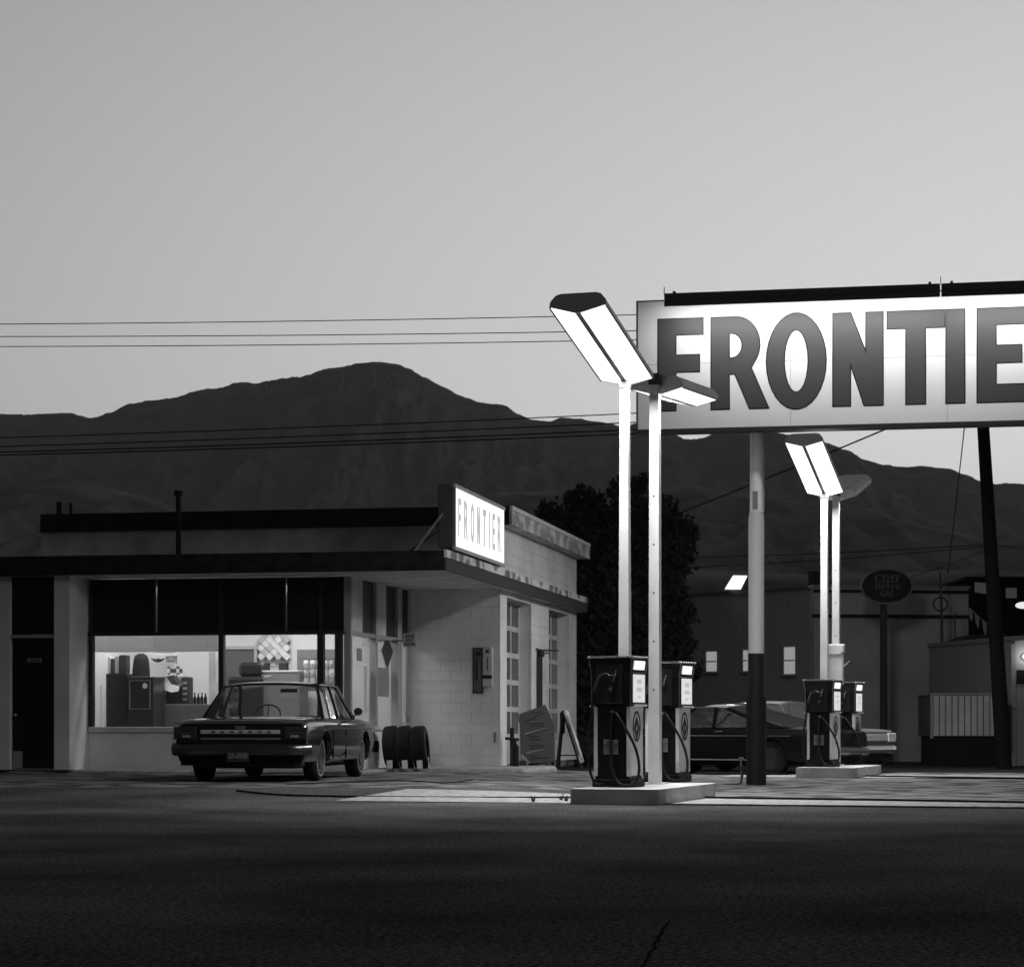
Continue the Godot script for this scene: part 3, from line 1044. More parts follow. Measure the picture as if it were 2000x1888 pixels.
func build_interior() -> void:
	var zb := -4.34
	var fl := 0.19
	# ceiling lamps
	for a in [[300, -0.62], [300, -3.0], [560, -0.62], [560, -3.0]]:
		var x := fx(a[0], a[1])
		var t := thing("ceiling_lamp", "fluorescent strip on the office ceiling", "lamp", at_gs(Vector3(x, 3.40, a[1])), "office ceiling lamps")
		part("housing", bx(Vector3(-0.6, 0.04, -0.12), Vector3(0.6, 0.11, 0.12), 0.01), G(0.6), t)
		part("lamp_tube", bx(Vector3(-0.58, 0.0, -0.09), Vector3(0.58, 0.039, 0.09), 0.01), glow(0.8, 1.5), t)
		area(t, Vector3(0, -0.02, 0), Vector3(0, -1, 0), Vector2(1.15, 0.18), 5.0)
	# blind across the top of the left window
	var bl := thing("window_blind", "half raised slatted blind across the top of the left window", "blind", at_gs(ip(303, 1273, -0.16)))
	var w := fx(427, -0.16) - fx(181, -0.16)
	var slat_m := G(0.7, 0.6).duplicate() as StandardMaterial3D
	slat_m.backlight_enabled = true
	slat_m.backlight = Color(0.6, 0.6, 0.6)
	var hb := ip(303, 1240, -0.16).y - ip(303, 1273, -0.16).y
	for i in 10:
		var b := MB.new()
		b.box(Vector3(0, hb * (i + 0.5) / 10, 0), Vector3(w, 0.003, 0.034), Basis(Vector3.RIGHT, -0.75))
		part("slat", b, slat_m, bl)
	for k in [-0.42, 0.0, 0.42]:
		part("cord", bx(Vector3(w * k - 0.004, 0, 0.028), Vector3(w * k + 0.004, hb, 0.034)), G(0.6), bl)
	# machines at the left
	var a := inside_box("drink_cooler", "tall dark cooler cabinet behind the left window", "cooler", 198, 1315, 247, 1437, -0.75, 0.55, G(0.02, 0.3), "", 0.01, fl)
	var v := inside_box("vending_machine", "dark vending machine with pale edged front panel behind the left window", "vending machine", 249, 1321, 299, 1437, -0.7, 0.6, G(0.03, 0.3), "", 0.01, fl)
	var vo := Vector3(ip(274, 1437, -0.7).x, fl, -0.7)
	var p0 := ip(252, 1385, -0.69) - vo
	var p1 := ip(293, 1328, -0.69) - vo
	var rim := MB.new()
	for e in [[p0.x, p0.y, p1.x, p0.y + 0.015], [p0.x, p1.y - 0.015, p1.x, p1.y], [p0.x, p0.y + 0.015, p0.x + 0.015, p1.y - 0.015], [p1.x - 0.015, p0.y + 0.015, p1.x, p1.y - 0.015]]:
		rim.span(Vector3(e[0], e[1], 0.0), Vector3(e[2], e[3], 0.012))
	part("panel_rim", rim, G(0.25, 0.4), v)
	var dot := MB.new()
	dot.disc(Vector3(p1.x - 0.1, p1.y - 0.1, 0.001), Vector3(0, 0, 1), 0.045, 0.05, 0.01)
	part("glint_disc", dot, G(0.8, 0.4), v)  # white disc painted in for a reflection on the front
	var post := inside_box("display_tube", "white upright cylinder standing in the left window corner", "display", 183, 1335, 196, 1437, -0.45, 0.12, G(0.5, 0.5), "", 0.03, fl)
	# goods on the cabinets
	var y1 := ip(222, 1315, -0.75).y
	var goods := [[184, 1279, 203, 1314, 0.015, "black work jacket hanging at the left window edge", "jacket"], [207, 1283, 215, 1314, 0.45, "narrow pale carton on the dark cooler", "carton"], [215.5, 1286, 222, 1314, 0.05, "narrow black carton on the dark cooler", "carton"], [223, 1281, 231, 1314, 0.35, "grey carton on the dark cooler", "carton"], [232, 1279, 246, 1314, 0.04, "wide dark carton on the cooler's right edge", "carton"]]
	for g in goods:
		var t := inside_box(g[6], g[5], g[6], g[0], g[1], g[2], g[3], -0.85, 0.2, G(g[4], 0.6), "", 0.01, y1)
	# a coat on a hanger
	var co := MB.new()
	var c0 := ip(275, 1321, -0.9)
	var cs := []
	for r in [[0.0, 0.17], [0.12, 0.165], [0.28, 0.15], [0.37, 0.12], [0.41, 0.05]]:
		var ring := []
		for k in 16:
			var an := TAU * k / 16
			ring.append(Vector3(cos(an) * r[1] * (1.0 + 0.06 * sin(k * 2.3)), r[0], sin(an) * r[1] * 0.4))
		cs.append(ring)
	co.loft(cs, func(p): return Vector3(0, p.y, 0), true)
	one("hanging_coat", co, G(0.03, 0.9), "dark coat hanging above the vending machine", "coat", "", at_gs(Vector3(c0.x, c0.y + 0.0, c0.z)))
	# battery sign, hung
	var bs := thing("battery_sign", "hanging white BATTERY SERVICE sign with a dark winged emblem", "sign", at_gs(ip(319, 1297, -1.2)))
	var bw := (fx(347, -1.2) - fx(292, -1.2)) / 2
	var bh := ip(319, 1277, -1.2).y - ip(319, 1297, -1.2).y
	part("board", bx(Vector3(-bw, 0, -0.02), Vector3(bw, bh, 0), 0.004), G(0.55, 0.6), bs)
	var em := MB.new()
	em.prism(PackedVector2Array([Vector2(-bw * 0.9, bh * 0.6), Vector2(-bw * 0.5, bh * 0.5), Vector2(-bw * 0.37, bh * 0.62), Vector2(-bw * 0.24, bh * 0.5), Vector2(bw * 0.14, bh * 0.6), Vector2(-0.1 * bw, bh * 0.3), Vector2(-0.37 * bw, bh * 0.18), Vector2(-0.66 * bw, bh * 0.3)]), Transform3D(Basis(), Vector3(0, 0, 0.001)), 0.004)
	part("emblem", em, G(0.03), bs)
	text("lettering", "BATTERY", 0.05, Transform3D(Basis(), Vector3(bw * 0.57, bh * 0.66, 0.003)), G(0.03), bs, 0.75)
	text("lettering", "SERVICE", 0.05, Transform3D(Basis(), Vector3(bw * 0.57, bh * 0.32, 0.003)), G(0.03), bs, 0.75)
	for k in [-0.6, 0.6]:
		part("cord", bx(Vector3(bw * k - 0.004, bh, -0.014), Vector3(bw * k + 0.004, bh + 0.55, -0.006)), G(0.6), bs)
	# shelf of cans on the back wall
	var sh := inside_box("wall_shelf", "white wall shelf under a row of cans", "shelf", 305, 1318, 358, 1322, -3.9, 0.4, G(0.7))
	for i in 8:
		var px := 311.0 + i * 6.0
		var c := ip(px, 1318, -4.0)
		var b := MB.new()
		b.tube([Vector3.ZERO, Vector3(0, 0.165, 0)], [0.03], 12)
		var t := thing("oil_can", "small oil can in the row on the wall shelf", "can", at_gs(c), "cans on the wall shelf")
		part("can", b, G(0.1 if i % 3 == 0 else 0.6, 0.35, 0.5), t)
		var b2 := MB.new()
		b2.tube([Vector3(0, 0.04, 0), Vector3(0, 0.12, 0)], [0.0312], 12, false)
		part("band", b2, G(0.6 if i % 3 == 0 else 0.08, 0.5), t)
	inside_box("wall_notice", "bright white paper notice beside the can shelf", "notice", 293, 1300, 304, 1322, -4.3, 0.01, G(0.85), "", 0.0)
	# counter and what stands on it
	var ct := inside_box("service_counter", "grey service counter behind the parked car", "counter", 300, 1375, 428, 1437, -1.3, 0.6, G(0.1, 0.5), "", 0.01, fl)
	var ytop := ip(360, 1375, -1.3).y
	var reg := inside_box("cash_register", "black cash register on the counter", "cash register", 309, 1338, 344, 1374, -1.45, 0.3, G(0.02, 0.4), "", 0.01, ytop)
	var cut := MB.new()
	cut.prism(PackedVector2Array([Vector2(-0.16, 0), Vector2(0.16, 0), Vector2(0.1, 0.16), Vector2(-0.16, 0.12)]), Transform3D(Basis(), Vector3(0, 0.37, -0.25)), 0.2)
	part("display_head", cut, G(0.05, 0.4), reg)
	var fb := inside_box("file_rack", "small dark drawer rack with pale labels on the counter", "rack", 354, 1322, 368, 1374, -1.6, 0.25, G(0.04, 0.5), "", 0.01, ytop)
	for i in 4:
		part("drawer_label", bx(Vector3(-0.04, 0.07 + i * 0.1, 0.0), Vector3(0.04, 0.11 + i * 0.1, 0.006)), G(0.25), fb)
	var pb := MB.new()
	pb.prism(PackedVector2Array([Vector2(-0.15, 0.05), Vector2(0.02, 0.0), Vector2(0.14, 0.02), Vector2(0.16, 0.1), Vector2(0.0, 0.15), Vector2(-0.1, 0.28), Vector2(-0.13, 0.27), Vector2(-0.12, 0.14)]), Transform3D(), 0.03)
	one("paper_bundle", pb, G(0.85), "loose white papers propped on the cash register", "papers", "", at_gs(ip(334, 1352, -1.38)))
	for i in 8:
		var px: float = [303, 309, 315, 322, 380, 387, 394, 401][i]
		var c := ip(px, 1375, -1.36)
		c.y = ytop
		var b := MB.new()
		b.tube([Vector3.ZERO, Vector3(0, 0.11, 0), Vector3(0, 0.15, 0), Vector3(0, 0.19, 0)], [0.032, 0.032, 0.013, 0.013], 10)
		var t := thing("oil_bottle", "small dark bottle standing on the counter", "bottle", at_gs(c), "bottles on the counter")
		part("bottle", b, G(0.02, 0.2, 0.5), t)
		var cp := MB.new()
		cp.tube([Vector3(0, 0.19, 0), Vector3(0, 0.21, 0)], [0.016], 8)
		part("bottle_cap", cp, G(0.5 if i % 2 else 0.1), t)
	inside_box("shop_pillar", "pale pillar with a dark band between the two office windows", "pillar", 407, 1272, 421, 1437, -2.6, 0.18, mats["paint_dull_old"], "", 0.01, fl)
	# doorway in the back wall
	var dw := thing("inner_doorway", "grey inner doorway in the office back wall", "doorway", at_gs(Vector3(ip(466, 1437, zb + 0.03).x, fl, zb + 0.03)))
	var c2 := ip(466, 1437, zb).x
	var yt := ip(466, 1268, zb).y - fl
	part("door_leaf", bx(Vector3(fx(436, zb) - c2, 0, -0.0), Vector3(fx(497, zb) - c2, yt, 0.02)), G(0.11, 0.6), dw)
	part("door_frame", bx(Vector3(fx(497, zb) - c2, 0, 0.0), Vector3(fx(503, zb) - c2, yt + 0.06, 0.05)), G(0.4, 0.6), dw)
	part("door_frame", bx(Vector3(fx(432, zb) - c2, yt, 0.0), Vector3(fx(497, zb) - c2, yt + 0.06, 0.05)), G(0.4, 0.6), dw)
	var mc := thing("floor_machine", "black lumpy machine standing before the inner doorway", "machine", at_gs(Vector3(ip(478, 1330, -3.2).x, fl, -3.2)))
	var mh := ip(478, 1293, -3.2).y - fl
	part("machine_body", bx(Vector3(-0.35, 0, -0.4), Vector3(0.3, mh * 0.86, 0), 0.05), G(0.015, 0.4), mc)
	part("machine_head", bx(Vector3(-0.15, mh * 0.86, -0.35), Vector3(0.28, mh, -0.05), 0.06), G(0.02, 0.3), mc)
	# belt cartons in a zigzag on the wall
	var ba := thing("carton_display", "zigzag wall display of small pale tilted cartons", "display", at_gs(ip(535, 1290, zb + 0.04)))
	var bo := ip(535, 1290, zb + 0.04)
	part("backing_board", bx(ip(511, 1285, zb + 0.03) - bo, ip(562, 1238, zb + 0.035) - bo), G(0.45), ba)
	for r in 5:
		for k in 4:
			if r % 2 and k == 3:
				continue
			var q := ip(510.0 + k * 16.5 + (r % 2) * 8.25, 1249.0 + r * 8.2, zb + 0.1) - bo
			var b := MB.new()
			b.box(q, Vector3(0.112, 0.112, 0.06), Basis(Vector3(0, 0, 1), PI / 4) * Basis(Vector3(1, 1, 0).normalized(), 0.35 if r % 2 else 0.2), 0.004)
			part("carton", b, G(0.62 if (r + k) % 3 else 0.42, 0.6), ba)
	for k in [[514, 523], [544, 559]]:
		inside_box("wall_bin", "small dark bin on the wall below the carton display", "bin", k[0], 1294, k[1], 1309, zb + 0.2, 0.15, G(0.04), "wall bins")
	inside_box("bin_rod", "thin rod joining the two dark wall bins", "rod", 523, 1301, 544, 1303, zb + 0.12, 0.02, G(0.2), "", 0.0)
	var dc := inside_box("drink_chest", "grey chest cooler with pale script on its front", "cooler", 508, 1313, 585, 1437, -3.4, 0.6, G(0.2, 0.5), "", 0.01, fl)
	var dh := ip(546, 1313, -3.4).y - fl
	part("chest_lid", bx(Vector3(-0.37, dh, -0.6), Vector3(0.37, dh + 0.04, 0.01), 0.01), G(0.55, 0.4), dc)
	for i in 9:
		part("rib", bx(Vector3(0.0 + i * 0.038, dh - 0.5, 0.0), Vector3(0.012 + i * 0.038, dh - 0.02, 0.008)), G(0.28, 0.5), dc)
	var bm := MB.new()
	bm.prism(PackedVector2Array([Vector2(-0.31, dh - 0.09), Vector2(-0.2, dh - 0.08), Vector2(-0.15, dh - 0.05), Vector2(-0.3, dh - 0.06)]), Transform3D(Basis(), Vector3(0, 0, 0.001)), 0.005)
	part("script_mark", bm, G(0.6), dc)
	inside_box("wall_recess_panel", "mid grey panel on the back wall behind the snack rack", "panel", 580, 1268, 655, 1345, zb + 0.03, 0.02, G(0.2), "", 0.0)
	var rk := thing("snack_rack", "wire rack hung with crumpled pale snack bags", "rack", at_gs(Vector3(ip(622, 1340, -3.0).x, fl, -3.0)))
	var ro := Vector3(ip(622, 1340, -3.0).x, fl, -3.0)
	part("rack_post", bx(Vector3(-0.02, 0, -0.02), Vector3(0.02, ip(622, 1282, -3.0).y - fl, 0.02)), G(0.1, 0.4), rk)
	part("rack_base", bx(Vector3(-0.25, 0, -0.25), Vector3(0.25, 0.04, 0.25), 0.01), G(0.1, 0.4), rk)
	for r in 3:
		part("rack_bar", bx(Vector3(-0.34, ip(622, 1288.0 + r * 17, -3.0).y - fl, 0.02), Vector3(0.34, ip(622, 1286.5 + r * 17, -3.0).y - fl, 0.035)), G(0.15, 0.4), rk)
	var rng := RandomNumberGenerator.new()
	rng.seed = 8
	for r in 3:
		for k in 5:
			var q := ip(598.0 + k * 12.5 + rng.randf_range(-1, 1), 1297.0 + r * 17, -2.95) - ro
			var b := MB.new()
			var rows := []
			for yy in 6:
				var ring := []
				var t := yy / 5.0
				var fat := sin(PI * clampf(t, 0.04, 0.96))
				for j in 12:
					var an := TAU * j / 12
					ring.append(q + Vector3(cos(an) * 0.055 * (0.8 + 0.2 * fat) + rng.randf_range(-0.006, 0.006), (t - 0.5) * 0.15, sin(an) * 0.04 * fat + rng.randf_range(-0.008, 0.008)))
				rows.append(ring)
			var cc := q
			b.loft(rows, func(p): return Vector3(cc.x, p.y, cc.z), true)
			part("snack_bag", b, G(rng.randf_range(0.3, 0.8), 0.35, 0.5), rk)
	# notices in the side window
	for k in [[697, 1265, 707, 1290, 0.25, "pale notice stuck low in the office side window"], [711, 1300, 717, 1392, 0.7, "tall white thermometer board in the office side window"], [738, 1303, 760, 1360, 0.09, "dark price board in the office side window"], [722, 1275, 730, 1400, 0.12, "dark narrow stand behind the office side window"]]:
		var za := fz(k[0], -0.12)
		var zz := fz(k[2], -0.12)
		var ya := fy(k[3], -0.12, za)
		var yy := fy(k[1], -0.12, za)
		var t := thing("window_notice", k[5], "notice", at_gs(Vector3(-0.12, ya, (za + zz) / 2)))
		var hw := (za - zz) / 2
		part("sheet", bx(Vector3(-0.01, 0, -hw), Vector3(0, yy - ya, hw)), G(k[4], 0.6), t)
	var dm := MB.new()
	var zd := fz(756, -0.03)
	dm.prism(PackedVector2Array([Vector2(0, -0.33), Vector2(0.42, 0), Vector2(0, 0.33), Vector2(-0.42, 0)]), Transform3D(Basis(Vector3(0, 0, -1), Vector3.UP, Vector3(1, 0, 0)), Vector3(0.0, 0, 0)), 0.006)
	one("diamond_decal", dm, G(0.04, 0.5), "dark diamond emblem on the office side window", "emblem", "", at_gs(Vector3(-0.03, fy(1272, -0.03, zd), zd)))


func lot(origin: Vector3) -> Transform3D:
	return Transform3D(Basis(Vector3.UP, lot_yaw), origin)


func make_pump() -> Node3D:
	# origin at the middle of the base; +z is the end with the nozzle, +x a dial side
	var t := thing("gas_pump", "x", "gas pump")
	t.set_meta("group", "gas pumps on the islands")
	var blk := G(0.008, 0.25, 0.5, 0.0, 0.4)
	var wht := G(0.8, 0.4, 0.5)
	var chrome := G(0.75, 0.18, 0.5, 1.0)
	part("plinth", bx(Vector3(-0.27, 0, -0.25), Vector3(0.27, 0.1, 0.25), 0.01), G(0.012, 0.6), t)
	part("cabinet", bx(Vector3(-0.24, 0.1, -0.22), Vector3(0.24, 0.99, 0.22), 0.008), blk, t)
	for sx in [-1, 1]:
		for sz in [-1, 1]:
			part("corner_trim", bx(Vector3(sx * 0.2, 0.13, sz * 0.224), Vector3(sx * 0.256, 0.985, sz * 0.19), 0.006), wht, t)
	for sx in [-1.0, 1.0]:
		var sp := part("side_panel", bx(Vector3(sx * 0.24, 0.14, -0.175), Vector3(sx * 0.252, 0.985, 0.175), 0.004), wht, t)
		var em := MB.new()
		em.ring(Vector3(sx * 0.252, 0.74, 0), Vector3(sx, 0, 0), 0.135, 0.19, 0.03, 0.004)
		part("emblem_ring", em, G(0.06), sp)
		var em2 := MB.new()
		em2.prism(PackedVector2Array([Vector2(0, -0.15), Vector2(0.1, 0), Vector2(0, 0.15), Vector2(-0.1, 0)]), Transform3D(Basis(Vector3(0, 0, -sx), Vector3.UP, Vector3(sx, 0, 0)), Vector3(sx * 0.2522, 0.72, 0)), 0.004)
		part("emblem_diamond", em2, G(0.06), sp)
		var em3 := MB.new()
		em3.prism(PackedVector2Array([Vector2(-0.045, -0.03), Vector2(0.045, -0.03), Vector2(0.045, 0.03), Vector2(-0.045, 0.03)]), Transform3D(Basis(Vector3(0, 0, -sx), Vector3.UP, Vector3(sx, 0, 0)), Vector3(sx * 0.2565, 0.72, 0)), 0.002)
		part("emblem_band", em3, G(0.3), sp)
		var kn := MB.new()
		kn.disc(Vector3(sx * 0.252, 0.44, 0), Vector3(sx, 0, 0), 0.022, 0.03, 0.008, 14)
		part("lock", kn, G(0.15, 0.4), sp)
	# head: wider at the top
	var hd := MB.new()
	var r0 := [0.27, 0.25]
	var r1 := [0.3, 0.275]
	var ring := func(w: float, d: float, y: float) -> Array:
		return [Vector3(-w, y, -d), Vector3(w, y, -d), Vector3(w, y, d), Vector3(-w, y, d)]
	var a: Array = ring.call(0.27, 0.255, 0.99)
	var b: Array = ring.call(0.275, 0.26, 1.4)
	var c: Array = ring.call(0.3, 0.285, 1.575)
	for pr in [[a, b], [b, c]]:
		for k in 4:
			var k2 := (k + 1) % 4
			hd.quad(pr[0][k], pr[0][k2], pr[1][k2], pr[1][k], (pr[0][k] + pr[0][k2]) * Vector3(1, 0, 1))
	hd.quad(a[0], a[1], a[2], a[3], Vector3.DOWN)
	hd.quad(c[0], c[1], c[2], c[3], Vector3.UP)
	part("head", hd, blk, t)
	var cap := MB.new()
	for k in 4:
		cap.tube([c[k] + Vector3(0, 0.012, 0), c[(k + 1) % 4] + Vector3(0, 0.012, 0)], [0.012], 8)
		cap.tube([a[k], b[k], c[k]], [0.009, 0.009, 0.011], 6)
	part("chrome_edging", cap, chrome, t)
	part("top_plate", bx(Vector3(-0.295, 1.575, -0.28), Vector3(0.295, 1.592, 0.28), 0.005), G(0.3, 0.4), t)
	for k in [0, 1, 2, 3]:
		var kb := MB.new()
		kb.disc(c[k] + Vector3(0, 0.006, 0), Vector3.UP, 0.022, 0.022, 0.022, 12)
		part("corner_knob", kb, G(0.8, 0.2, 0.5), t)
	for sx in [-1.0, 1.0]:

		part("dial_frame", bx(Vector3(sx * 0.268, 1.0, -0.215), Vector3(sx * 0.282, 1.395, 0.215), 0.003), G(0.05, 0.4), t)
		var df := part("dial_light", bx(Vector3(sx * 0.282, 1.035, -0.2), Vector3(sx * 0.29, 1.375, 0.2), 0.003), glow(0.6, 0.62), t)
		for q in [[1.29, 0.08, 0.055], [1.19, 0.1, 0.05], [1.1, 0.05, 0.03]]:
			part("dial_window", bx(Vector3(sx * 0.2901, q[0] - q[2] / 2, -q[1]), Vector3(sx * 0.2915, q[0] + q[2] / 2, q[1])), glow(0.4, 0.42), df)
		part("dial_sill", bx(Vector3(sx * 0.268, 0.985, -0.23), Vector3(sx * 0.315, 1.01, 0.23), 0.005), chrome, t)
		var hl := MB.new()
		hl.box(Vector3(sx * 0.293, 1.487, 0), Vector3(0.012, 0.11, 0.36), Basis(Vector3(0, 0, 1), -sx * 0.14), 0.004)
		part("header_light", hl, glow(0.6, 1.0), t)
	for sz in [1.0]:
		var f: float = sz * 0.262
		part("end_plate", bx(Vector3(-0.2, 1.02, f - 0.004), Vector3(0.17, 1.52, f + 0.012), 0.005), G(0.02, 0.35, 0.5), t)
		part("nozzle_boot", bx(Vector3(-0.02, 1.22, f + 0.01), Vector3(0.09, 1.37, f + 0.06), 0.012), G(0.02, 0.4), t)
		var nz := MB.new()
		nz.tube([Vector3(-0.13, 1.36, f + 0.05), Vector3(-0.16, 1.27, f + 0.08), Vector3(-0.2, 1.17, f + 0.08)], [0.02, 0.024, 0.02], 10)
		nz.tube([Vector3(-0.13, 1.36, f + 0.05), Vector3(-0.05, 1.385, f + 0.04), Vector3(0.04, 1.34, f + 0.04)], [0.013, 0.013, 0.011], 8)
		part("nozzle", nz, G(0.1, 0.25, 0.5, 0.6), t)
		var lv := MB.new()
		lv.tube([Vector3(0.06, 1.29, f + 0.065), Vector3(0.1, 1.42, f + 0.07)], [0.009, 0.011], 8)
		part("switch_lever", lv, chrome, t)
		var kn2 := MB.new()
		kn2.disc(Vector3(0.01, 1.195, f + 0.01), Vector3(0, 0, 1), 0.025, 0.025, 0.03, 12)
		part("latch", kn2, chrome, t)
		# hose: out of the head, a loop down and up to the nozzle
		var hs := MB.new()
		var pts := []
		var curve := Curve3D.new()
		curve.add_point(Vector3(0.02, 0.93, 0.2), Vector3(), Vector3(0.06, 0.0, 0.1))
		curve.add_point(Vector3(0.33, 0.55, 0.32), Vector3(-0.08, 0.14, 0), Vector3(0.08, -0.16, 0.0))
		curve.add_point(Vector3(0.42, 0.15, 0.35), Vector3(0.02, 0.12, 0), Vector3(-0.01, -0.1, 0))
		curve.add_point(Vector3(0.26, 0.025, 0.38), Vector3(0.08, -0.01, 0), Vector3(-0.1, 0.0, 0))
		curve.add_point(Vector3(0.07, 0.16, 0.33), Vector3(0.05, -0.1, 0), Vector3(-0.06, 0.12, 0))
		curve.add_point(Vector3(0.0, 0.6, 0.26), Vector3(0.01, -0.14, 0), Vector3(0, 0.1, 0))
		curve.add_point(Vector3(0.0, 0.93, 0.2), Vector3(0, -0.1, 0.06), Vector3())
		for q in curve.tessellate(4, 3):
			pts.append(q)
		hs.tube(pts, [0.019], 10)
		part("hose", hs, G(0.012, 0.45, 0.45), t)
		var h2 := MB.new()
		var c2 := Curve3D.new()
		c2.add_point(Vector3(-0.2, 1.17, f + 0.08), Vector3(), Vector3(-0.03, -0.1, 0.0))
		c2.add_point(Vector3(-0.28, 0.8, 0.28), Vector3(0.04, 0.12, 0.0), Vector3(-0.03, -0.2, 0.0))
		c2.add_point(Vector3(-0.31, 0.35, 0.29), Vector3(-0.01, 0.15, 0), Vector3(0.01, -0.12, 0))
		c2.add_point(Vector3(-0.22, 0.05, 0.28), Vector3(-0.05, 0.08, 0), Vector3(0.04, -0.03, -0.01))
		c2.add_point(Vector3(-0.1, 0.03, 0.27), Vector3(-0.04, 0.0, 0), Vector3())
		var p2 := []
		for q in c2.tessellate(4, 3):
			p2.append(q)
		h2.tube(p2, [0.018], 10)
		part("hose", h2, G(0.012, 0.45, 0.45), t)
		var tg := part("lead_tag", bx(Vector3(-0.115, 0.4, 0.221), Vector3(0.085, 0.58, 0.227), 0.0), G(0.22, 0.6), t)
		var yy := 0.548
		for s in [["FOR USE AS", 0.018], ["MOTOR FUEL ONLY", 0.018], ["CONTAINS", 0.026], ["LEAD", 0.036]]:
			text("tag_lettering", s[0], s[1], Transform3D(Basis(), Vector3(-0.015, yy, 0.2275)), G(0.02), tg, 0.95)
			yy -= s[1] + 0.014
		part("price_plate", bx(Vector3(-0.02, 0.905, 0.222), Vector3(0.02, 0.935, 0.232)), G(0.5, 0.3, 0.5, 0.5), t)
	return t


# a lamp head: local -z runs out from the pole, rising by tilt
func lamp_post(label: String, base: Vector3, height: float, w0: float, w1: float, out: float, tilt: float, energy: float) -> void:
	var yaw := lot_yaw + (PI if out < 0 else 0.0)
	var t := thing("lamp_post", label, "lamp post", Transform3D(Basis(Vector3.UP, yaw), base), "pump island lamp posts")
	var pm: Material = mats["steel_paint"]
	if out > 0:
		part("head_bracket", bx(Vector3(-0.05, height - 0.12, -0.2), Vector3(0.05, height - 0.02, -w1 * 0.5)), G(0.2, 0.5), t)
	var pole := MB.new()
	var q := sqrt(2.0) / 2.0
	pole.tube([Vector3(0, 0.0, 0), Vector3(0, height, 0)], [w0 * q, w1 * q], 4, true, PI / 4, true)
	part("pole", pole, pm, t)
	part("base_plate", bx(Vector3(-w0 * 0.95, 0.0, -w0 * 0.95), Vector3(w0 * 0.95, 0.02, w0 * 0.95)), pm, t)
	part("pole_cap", bx(Vector3(-w1 * 0.62, height - 0.1, -w1 * 0.62), Vector3(w1 * 0.62, height + 0.05, w1 * 0.62), 0.01), G(0.06, 0.5, 0.4), t)
	for k in 5:
		part("bolt_hole", bx(Vector3(-0.012, 1.2 + k * 0.62, lerpf(w0, w1, (1.2 + k * 0.62) / height) * 0.5 - 0.002), Vector3(0.008, 1.222 + k * 0.62, lerpf(w0, w1, (1.2 + k * 0.62) / height) * 0.5 + 0.002)), G(0.02), t)
	var hb := Transform3D(Basis(Vector3.RIGHT, tilt), Vector3(0, height + (0.03 if out < 0 else -0.16), 0))
	var head := Node3D.new()
	head.name = "lamp_head"
	head.transform = hb
	t.add_child(head)
	var L := 2.25
	var z0 := 0.12 if out < 0 else -0.1
	var z1 := -L
	var W := 0.345
	var prof := [Vector2(-W, 0.035), Vector2(-W * 0.97, 0.1), Vector2(-W * 0.8, 0.17), Vector2(-W * 0.62, 0.19), Vector2(W * 0.62, 0.19), Vector2(W * 0.8, 0.17), Vector2(W * 0.97, 0.1), Vector2(W, 0.035)]
	var hs := MB.new()
	var g := G(0.68, 0.5, 0.45)
	for i in prof.size() - 1:
		var a = prof[i]
		var b = prof[i + 1]
		hs.quad(Vector3(a.x, a.y, z0), Vector3(b.x, b.y, z0), Vector3(b.x, b.y, z1), Vector3(a.x, a.y, z1), Vector3((a.x + b.x) * 0.5, 0.05, 0))
	part("housing", hs, g, head)
	for e in [[z0, 1.0], [z1, -1.0]]:
		var cp := MB.new()
		var pl := PackedVector2Array()
		for p in prof:
			pl.append(p)
		pl.append(Vector2(0.03, -0.055))
		pl.append(Vector2(-0.03, -0.055))
		cp.prism(pl, Transform3D(Basis(), Vector3(0, 0, e[0] - (0.02 if e[1] > 0 else 0.0))), 0.02)
		part("end_cap", cp, g, head)
	for sx in [-1.0, 1.0]:
		var a := Vector3(sx * (W - 0.012), 0.028, 0)
		var b := Vector3(sx * 0.032, -0.042, 0)
		var d := MB.new()
		d.quad(a + Vector3(0, 0, z0 - 0.03), b + Vector3(0, 0, z0 - 0.03), b + Vector3(0, 0, z1 + 0.03), a + Vector3(0, 0, z1 + 0.03), Vector3.DOWN)
		part("diffuser_light", d, glow(0.8, 2.2), head)
		part("side_rail", bx(Vector3(sx * (W - 0.014), 0.016, z1 + 0.02), Vector3(sx * (W + 0.004), 0.034, z0 - 0.02)), G(0.12, 0.4), head)
		var mid := (a + b) * 0.5 + Vector3(0, -0.012, (z0 + z1) * 0.5)
		var nrm := Vector3(-(a.y - b.y) * -sx, -absf(a.x - b.x), 0).normalized()
		nrm = Vector3(sx * 0.2, -0.98, 0).normalized()
		area(head, mid, nrm, Vector2(absf(a.x - b.x) * 0.96, absf(z1 - z0) - 0.1), energy * 0.5, Vector3(0, 0, -1))
	part("spine", bx(Vector3(-0.03, -0.052, z1 + 0.02), Vector3(0.03, -0.036, z0 - 0.02)), G(0.25, 0.4), head)


